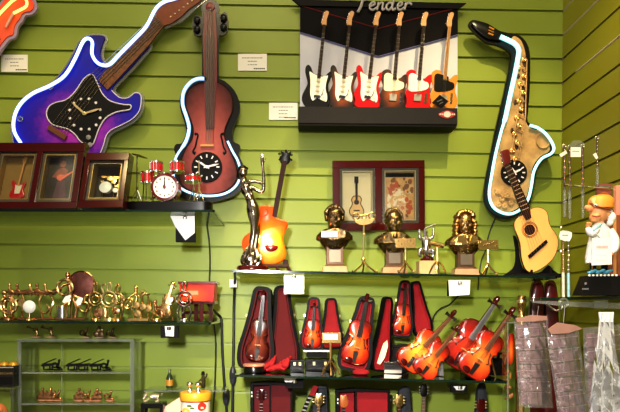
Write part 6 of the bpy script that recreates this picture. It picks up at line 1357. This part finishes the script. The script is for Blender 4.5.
# lower pair of sticks
wire = thing('wire_hook', 'short wire hook behind the comic figurine on right wall, lower', 'hook', (590, 231, -.24), 'wire hooks on right wall'); f = PX(-.24)
B(f).tube([(562, 231, 0), (563, 233, 0), (585, 233.6, 0), (xh(-.24, 234) - .3, 234, 0)], .8, 8).build('wire', m_chrome, wire)
gr = 'tall stick packs above the side shelf'
baton('tall pale stick, left of two standing above the side shelf', 563, 236, 297, -.25, gr, m1=M('pale_sleeve', (206, 206, 190), .3, noise=.3, scale=80), m2=M('tan_stick', (150, 110, 60), .4, noise=.4, scale=120), bead=m_gold)
baton('tall stick with pale blue foot, right of two above the side shelf', 568.2, 237, 297, -.25, gr, m1=M('blue_sleeve', (150, 196, 210), .3, noise=.3, scale=80), m2=M('dark_stick_two', (92, 84, 60), .4, noise=.4, scale=120), bead=m_goldp)
f = PX(-.268)
g = thing('price_tag', 'small white price tag on two tall sticks', 'price tag', (565.5, 241, -.268), 'white price tags')
B(f).prism(smooth([(559.6, 233.4), (562, 230.6), (570.6, 232), (571.6, 235), (569, 241.4), (560, 239.4)], 2), 0, .7).build('card', m_white, g, flat=True); B(f).box(562, 568, 235, 235.7, .7, .8).build('print', m_ink, g)
# framed poster and brown post at the right edge
f = PX(-.30)
g = thing('boxed_poster', 'blue grey and orange poster panel behind the figurine cap', 'poster', (606, 222, -.30))
B(f).box(596.5, 618, 183.5, 222, -2, 0).build('panel', M('blue_grey_poster', (92, 96, 104), .5, noise=.4, scale=40, rgb2=(176, 92, 60)), g)
B(f).prism(smooth([(598, 206), (600, 194), (606, 192), (612, 196), (616, 190), (617, 206)], 3), 0, .5).build('orange_shape', M('poster_orange', (190, 104, 66), .5, noise=.3), g, flat=True)
B(f).box(612.5, 616, 184, 222, 0, 1.6).build('clear_strip', m_acrylw, g); b = B(f).box(599, 610, 186, 187.4, 0, .6); b.build('pale_band', m_steel, g)
f = PX(-.37)
g = thing('brown_box', 'tall brown glossy box at right picture edge behind the figurine', 'box', (620, 296, -.37))
B(f).box(611.5, 628, 216, 296.4, -8, 0).build('box_body', M('brown_gloss', (140, 78, 46), .3, coat=.4, noise=.35, scale=20), g, bevel=.001); B(f).box(613, 616, 220, 292, 0, .8).build('light_stripe', M('tan_stripe', (206, 150, 100), .35), g)
B(f).box(616.5, 628, 186, 216, -6, 0).build('pink_top', M('pink_pack', (220, 150, 130), .4, noise=.2), g, bevel=.001)
settle(g, top_r)
# ------------------------------------------------------------------ dark red cases seen beyond the shelf end
Y = -.1; f = PX(Y)
for lb, cx, tl, Y in (('dark maroon rounded case, left of two beyond the glass shelf end', 533, 2, -.10), ('dark maroon rounded case, right of two beyond the glass shelf end', 555, -1, -.10)):
    f = PX(Y); BT = BOTY(Y); g = thing('maroon_case', lb, 'instrument case', (cx, BT, Y), 'maroon cases behind the hanging bags')
    F = LF(cx - 2, BT, Y, tl, 1); ch = BT - 281
    B(F).loft([[(p[0] * k, p[1] * kk, w) for p in case_half_outline(21, ch, .3)] for k, kk, w in ((.9, .99, -6), (1, 1, -4), (1, 1, 2), (.9, .992, 4), (.6, .98, 5))]).build('shell', M('maroon_shell', (96, 16, 22), .35, coat=.4, noise=.2), g)
    B(F).tube([(p[0], p[1], 2) for p in case_half_outline(21, ch, .3)], .6, 5, True).build('seam', m_blkmat, g)
# ------------------------------------------------------------------ hanging clear bags and plastic
def bag(label, tl, tr, br, bl, Y, inner, strips, grp='clear bags hanging under the side shelf', nm='clear_bag', seed=1):
    f = PX(Y); g = thing(nm, label, 'bag', ((bl[0] + br[0]) / 2, max(bl[1], br[1]), Y), grp); rnd.seed(seed)
    def at(s, t): 
        x = (tl[0] * (1 - s) + tr[0] * s) * (1 - t) + (bl[0] * (1 - s) + br[0] * s) * t; y = (tl[1] * (1 - s) + tr[1] * s) * (1 - t) + (bl[1] * (1 - s) + br[1] * s) * t; return x, y
    N_, M_ = 8, 12
    bm = B(f); vs = {}
    for k, sgn in ((0, 1), (1, -1)):
        for i in range(N_ + 1):
            for j in range(M_ + 1):
                x, y = at(i / N_, j / M_); bul = math.sin(PI * i / N_) * (.3 + .7 * min(1, j / 3)); vs[k, i, j] = bm.v(x, y, sgn * (bul * 5 + .4) + rnd.uniform(-.7, .7))
        for i in range(N_):
            for j in range(M_): bm.face([vs[k, i, j], vs[k, i + 1, j], vs[k, i + 1, j + 1], vs[k, i, j + 1]])
    bm.build('plastic_film', m_film, g, flat=True)
    ins = B(f); n_ = 5
    for k in range(n_):
        s0, s1 = .08 + k * .84 / n_, .08 + (k + .92) * .84 / n_
        for j in range(6):
            t0, t1 = .06 + j * .155, .06 + (j + .9) * .155
            w = rnd.uniform(-1.6, 1.6); a, b_, c, d = at(s0, t0), at(s1, t0), at(s1, t1), at(s0, t1); ins.prism([a, b_, c, d], w - 1.4, w)
    ins.build('wrapped_goods', inner, g, flat=True)
    q = B(f)
    for j in range(strips):
        t = .1 + j * .85 / strips; a, b_ = at(.08, t), at(.92, t); q.prism([a, b_, (b_[0], b_[1] + .5), (a[0], a[1] + .5)], 1.6, 2)
    q.build('gold_bands', M('band_tan_%d' % seed, (224, 190, 180), .3, .4, noise=.3), g, flat=True)
    return g
m_film = clear('plastic_film', (250, 248, 250), 6, .14, .1, 26)
m_pink = M('mauve_wrap', (112, 60, 60), .3, noise=.6, scale=55, coat=.5, rgb2=(216, 170, 166))
m_pink2 = M('purple_wrap', (98, 52, 56), .3, noise=.6, scale=48, coat=.5, rgb2=(206, 158, 160))
bag('clear bag of mauve wrapped goods, left one under the side shelf', (514, 320), (547, 317), (553, 408), (519, 406), -.43, m_pink, 7, seed=2)
bag('clear bag of purple wrapped goods tilted in the middle under side shelf', (546, 330), (578, 326), (590, 420), (559, 424), -.47, m_pink2, 7, seed=4)
bag('clear bag of mauve goods behind the white plastic wrap at right', (583, 328), (622, 324), (628, 425), (586, 425), -.45, m_pink2, 6, seed=6)
for lb, pts, Y in (('folded kraft card topper above the left hanging bag', [(514, 318.5), (530, 315), (545, 316), (545.5, 320), (530, 321.5), (515, 322)], -.436), ('folded kraft card topper above the tilted middle bag', [(546, 329.5), (556, 322.5), (573, 325), (580, 328.5), (566, 333), (549, 334)], -.478)):
    g = thing('card_topper', lb, 'card', (pts[0][0], pts[0][1], Y), 'card toppers of the hanging bags'); B(PX(Y)).prism(pts, 2, 5).build('card', M('kraft_card', (150, 112, 98), .6, noise=.2), g, flat=True); B(PX(Y)).tube([(pts[1][0] + 6, pts[1][1] + 1, 3), (pts[1][0] + 7, 306, 4)], .4, 5).build('hanging_wire', m_steel, g)
f = PX(-.50)
g = thing('plastic_wrap', 'shiny white crumpled clear plastic sheet hanging at the lower right', 'plastic sheet', (602, 420, -.5)); rnd.seed(5)
R_ = []
for j in range(15):
    t = j / 14; x0, x1 = 600 - 15 * t, 612 + 10 * t; y = 313 + 108 * t; R_.append([(x0 + (x1 - x0) * i / 9 + rnd.uniform(-.6, .6), y, 5 * math.sin(i * 2.1 + t * 1.3) * (.4 + t) + rnd.uniform(-.8, .8)) for i in range(10)])
bm = B(f); V_ = [[bm.v(*p) for p in r_] for r_ in R_]
for a, b_ in zip(V_, V_[1:]):
    for i in range(9): bm.face([a[i], a[i + 1], b_[i + 1], b_[i]])
bm.build('sheet', clear('white_plastic', (244, 246, 250), 4.0, .12, .74, 30), g, flat=True)
B(f).prism([(598.5, 312), (613.5, 312), (612.5, 322), (600, 322)], -1, 1).build('white_tab', m_whitegl, g, flat=True)
g = thing('brass_pepper_bottle', 'slim brass topped bottle standing behind the left hanging bag', 'bottle', (521.5, BOTY(-.3), -.3)); f = PX(-.3)
B(f).lathe(521.5, 0, [(6, BOTY(-.3)), (6, 330), (5, 320), (3, 315), (2.8, 308), (4.2, 306), (4.4, 297), (3.2, 295.6), (.1, 295.4)], 20).build('bottle', m_gold, g); B(f).lathe(521.5, 0, [(4.6, 303), (4.8, 301.4), (4.6, 300)], 20).build('collar_ring', m_goldp, g)
Y = -.38; f = PX(Y)
g = thing('clear_dispenser', 'tall clear acrylic dispenser with red and gold bits left of hanging bags', 'dispenser', (511, BOTY(Y), Y))
B(f).box(507, 530, 323, BOTY(Y), -14, 0).build('front_box', m_acryl, g); B(f).box(507, 508.2, 323, BOTY(Y), -.8, .6).build('edge_strip', m_acrylw, g); B(f).box(507, 530, 322, 323.4, -14, .6).build('rim', m_acrylw, g)
b = B(f); rnd.seed(9)
for k in range(26): b.ell((509 + rnd.random() * 5, 334 + rnd.random() * 70, -3 - rnd.random() * 8), (1.2 + rnd.random(), 1.4 + rnd.random() * 2, 1.2), 7, 5)
b.build('mixed_bits', M('mixed_red_gold', (176, 66, 40), .3, noise=.6, scale=50, rgb2=(214, 160, 90)), g); g.children[-1]['kind'] = 'stuff'
B(f).rprism(smooth([(509, 338), (515, 334), (516, 350), (514, 362), (509, 364)], 3), -6, -3, .6).build('red_guitar_piece', m_vo, g)
b = B(f); 
# ------------------------------------------------------------------ lowest shelf (outside the frame) and cables
lowz = LOWZ
b = bmesh.new()
for y, z in ((-.012, lowz), ): pass
bm2 = B(lambda u, v, w: Vector((u, w, v))); bm2.box(P(-140, 470, -.3).x, XR - .003, .001, lowz - .0004, -.52, -.012); ob = bm2.build('low_ledge', M('dark_ledge', (50, 44, 36), .5), None, flat=True); ob['kind'] = 'structure'  # added unseen ledge block, carries the cut-off row
def cable(label, pts, r_=1.1, Y=None, sw=None, tagbox=None, grp='black power cables on the wall'):
    g = thing('power_cable', label, 'cable', (pts[0][0], pts[0][1], pts[0][2]), grp)
    p3 = smooth([(p[0], p[1], p[2]) for p in pts], 5, False)
    b = B(lambda u, v, w: Vector((u, v, w))); ww = [tuple(P(a, c, d)) for a, c, d in p3]
    b.tube(ww, r_ * mpp(0), 7); b.build('cord', m_cable, g)
    if sw:
        x, y, Yq = sw; f = PX(Yq); B(f).ell((x, y, 2), (3.4, 10, 2.8), 16, 12).build('inline_switch', M('switch_grey', (52, 54, 62), .4, noise=.1), g, ); B(f).box(x - 1.2, x + 1.2, y - 3, y + 3, 4, 5).build('switch_button', m_char, g)
    if tagbox:
        x0, x1, y0, y1, Yq = tagbox; B(PX(Yq)).box(x0, x1, y0, y1, 2, 2.8).build('white_tag', m_white, g)
    return g
cable('thin cable hanging down from the violin clock behind the upper left shelf', [(207, 200, -.03), (206.5, 221, -.012), (209, 240, -.012), (210, 262, -.012), (209.5, 282, -.012), (212, 310, -.012), (215.5, 340, -.012), (215, 380, -.012), (213, 412, -.012), (212, 449, -.014)], .75)
cable('thick black cable curving from the red piano lamp to the floor', [(207, 303, -.12), (212, 309, -.08), (219, 315.5, -.02), (221.6, 322, -.014), (222, 345, -.014), (224, 380, -.014), (226, 400, -.014), (228, 449, -.014)], 1.25, sw=(226.2, 396, -.016))
cable('straight black cable with a small white tag and inline switch', [(234.5, 272, -.2), (235, 278, -.06), (234, 300, -.014), (233.5, 340, -.014), (233, 370, -.014), (232.5, 412, -.014), (232, 449, -.014)], 1.3, sw=(233, 375.5, -.016), tagbox=(229.8, 237.2, 279.5, 287.4, -.03))
cable('short cable curling below the glaring bracket to the violins', [(463, 292, -.03), (458, 296, -.014), (450, 304, -.014), (440, 309, -.014), (434, 316, -.014), (430, 330, -.014)], .7)
cable('thin cable dropping from the saxophone clock behind the bust', [(497, 214, -.03), (491, 228, -.014), (488, 238, -.012), (485, 252, -.012), (481, 262, -.012), (478, 290, -.012)], .6)
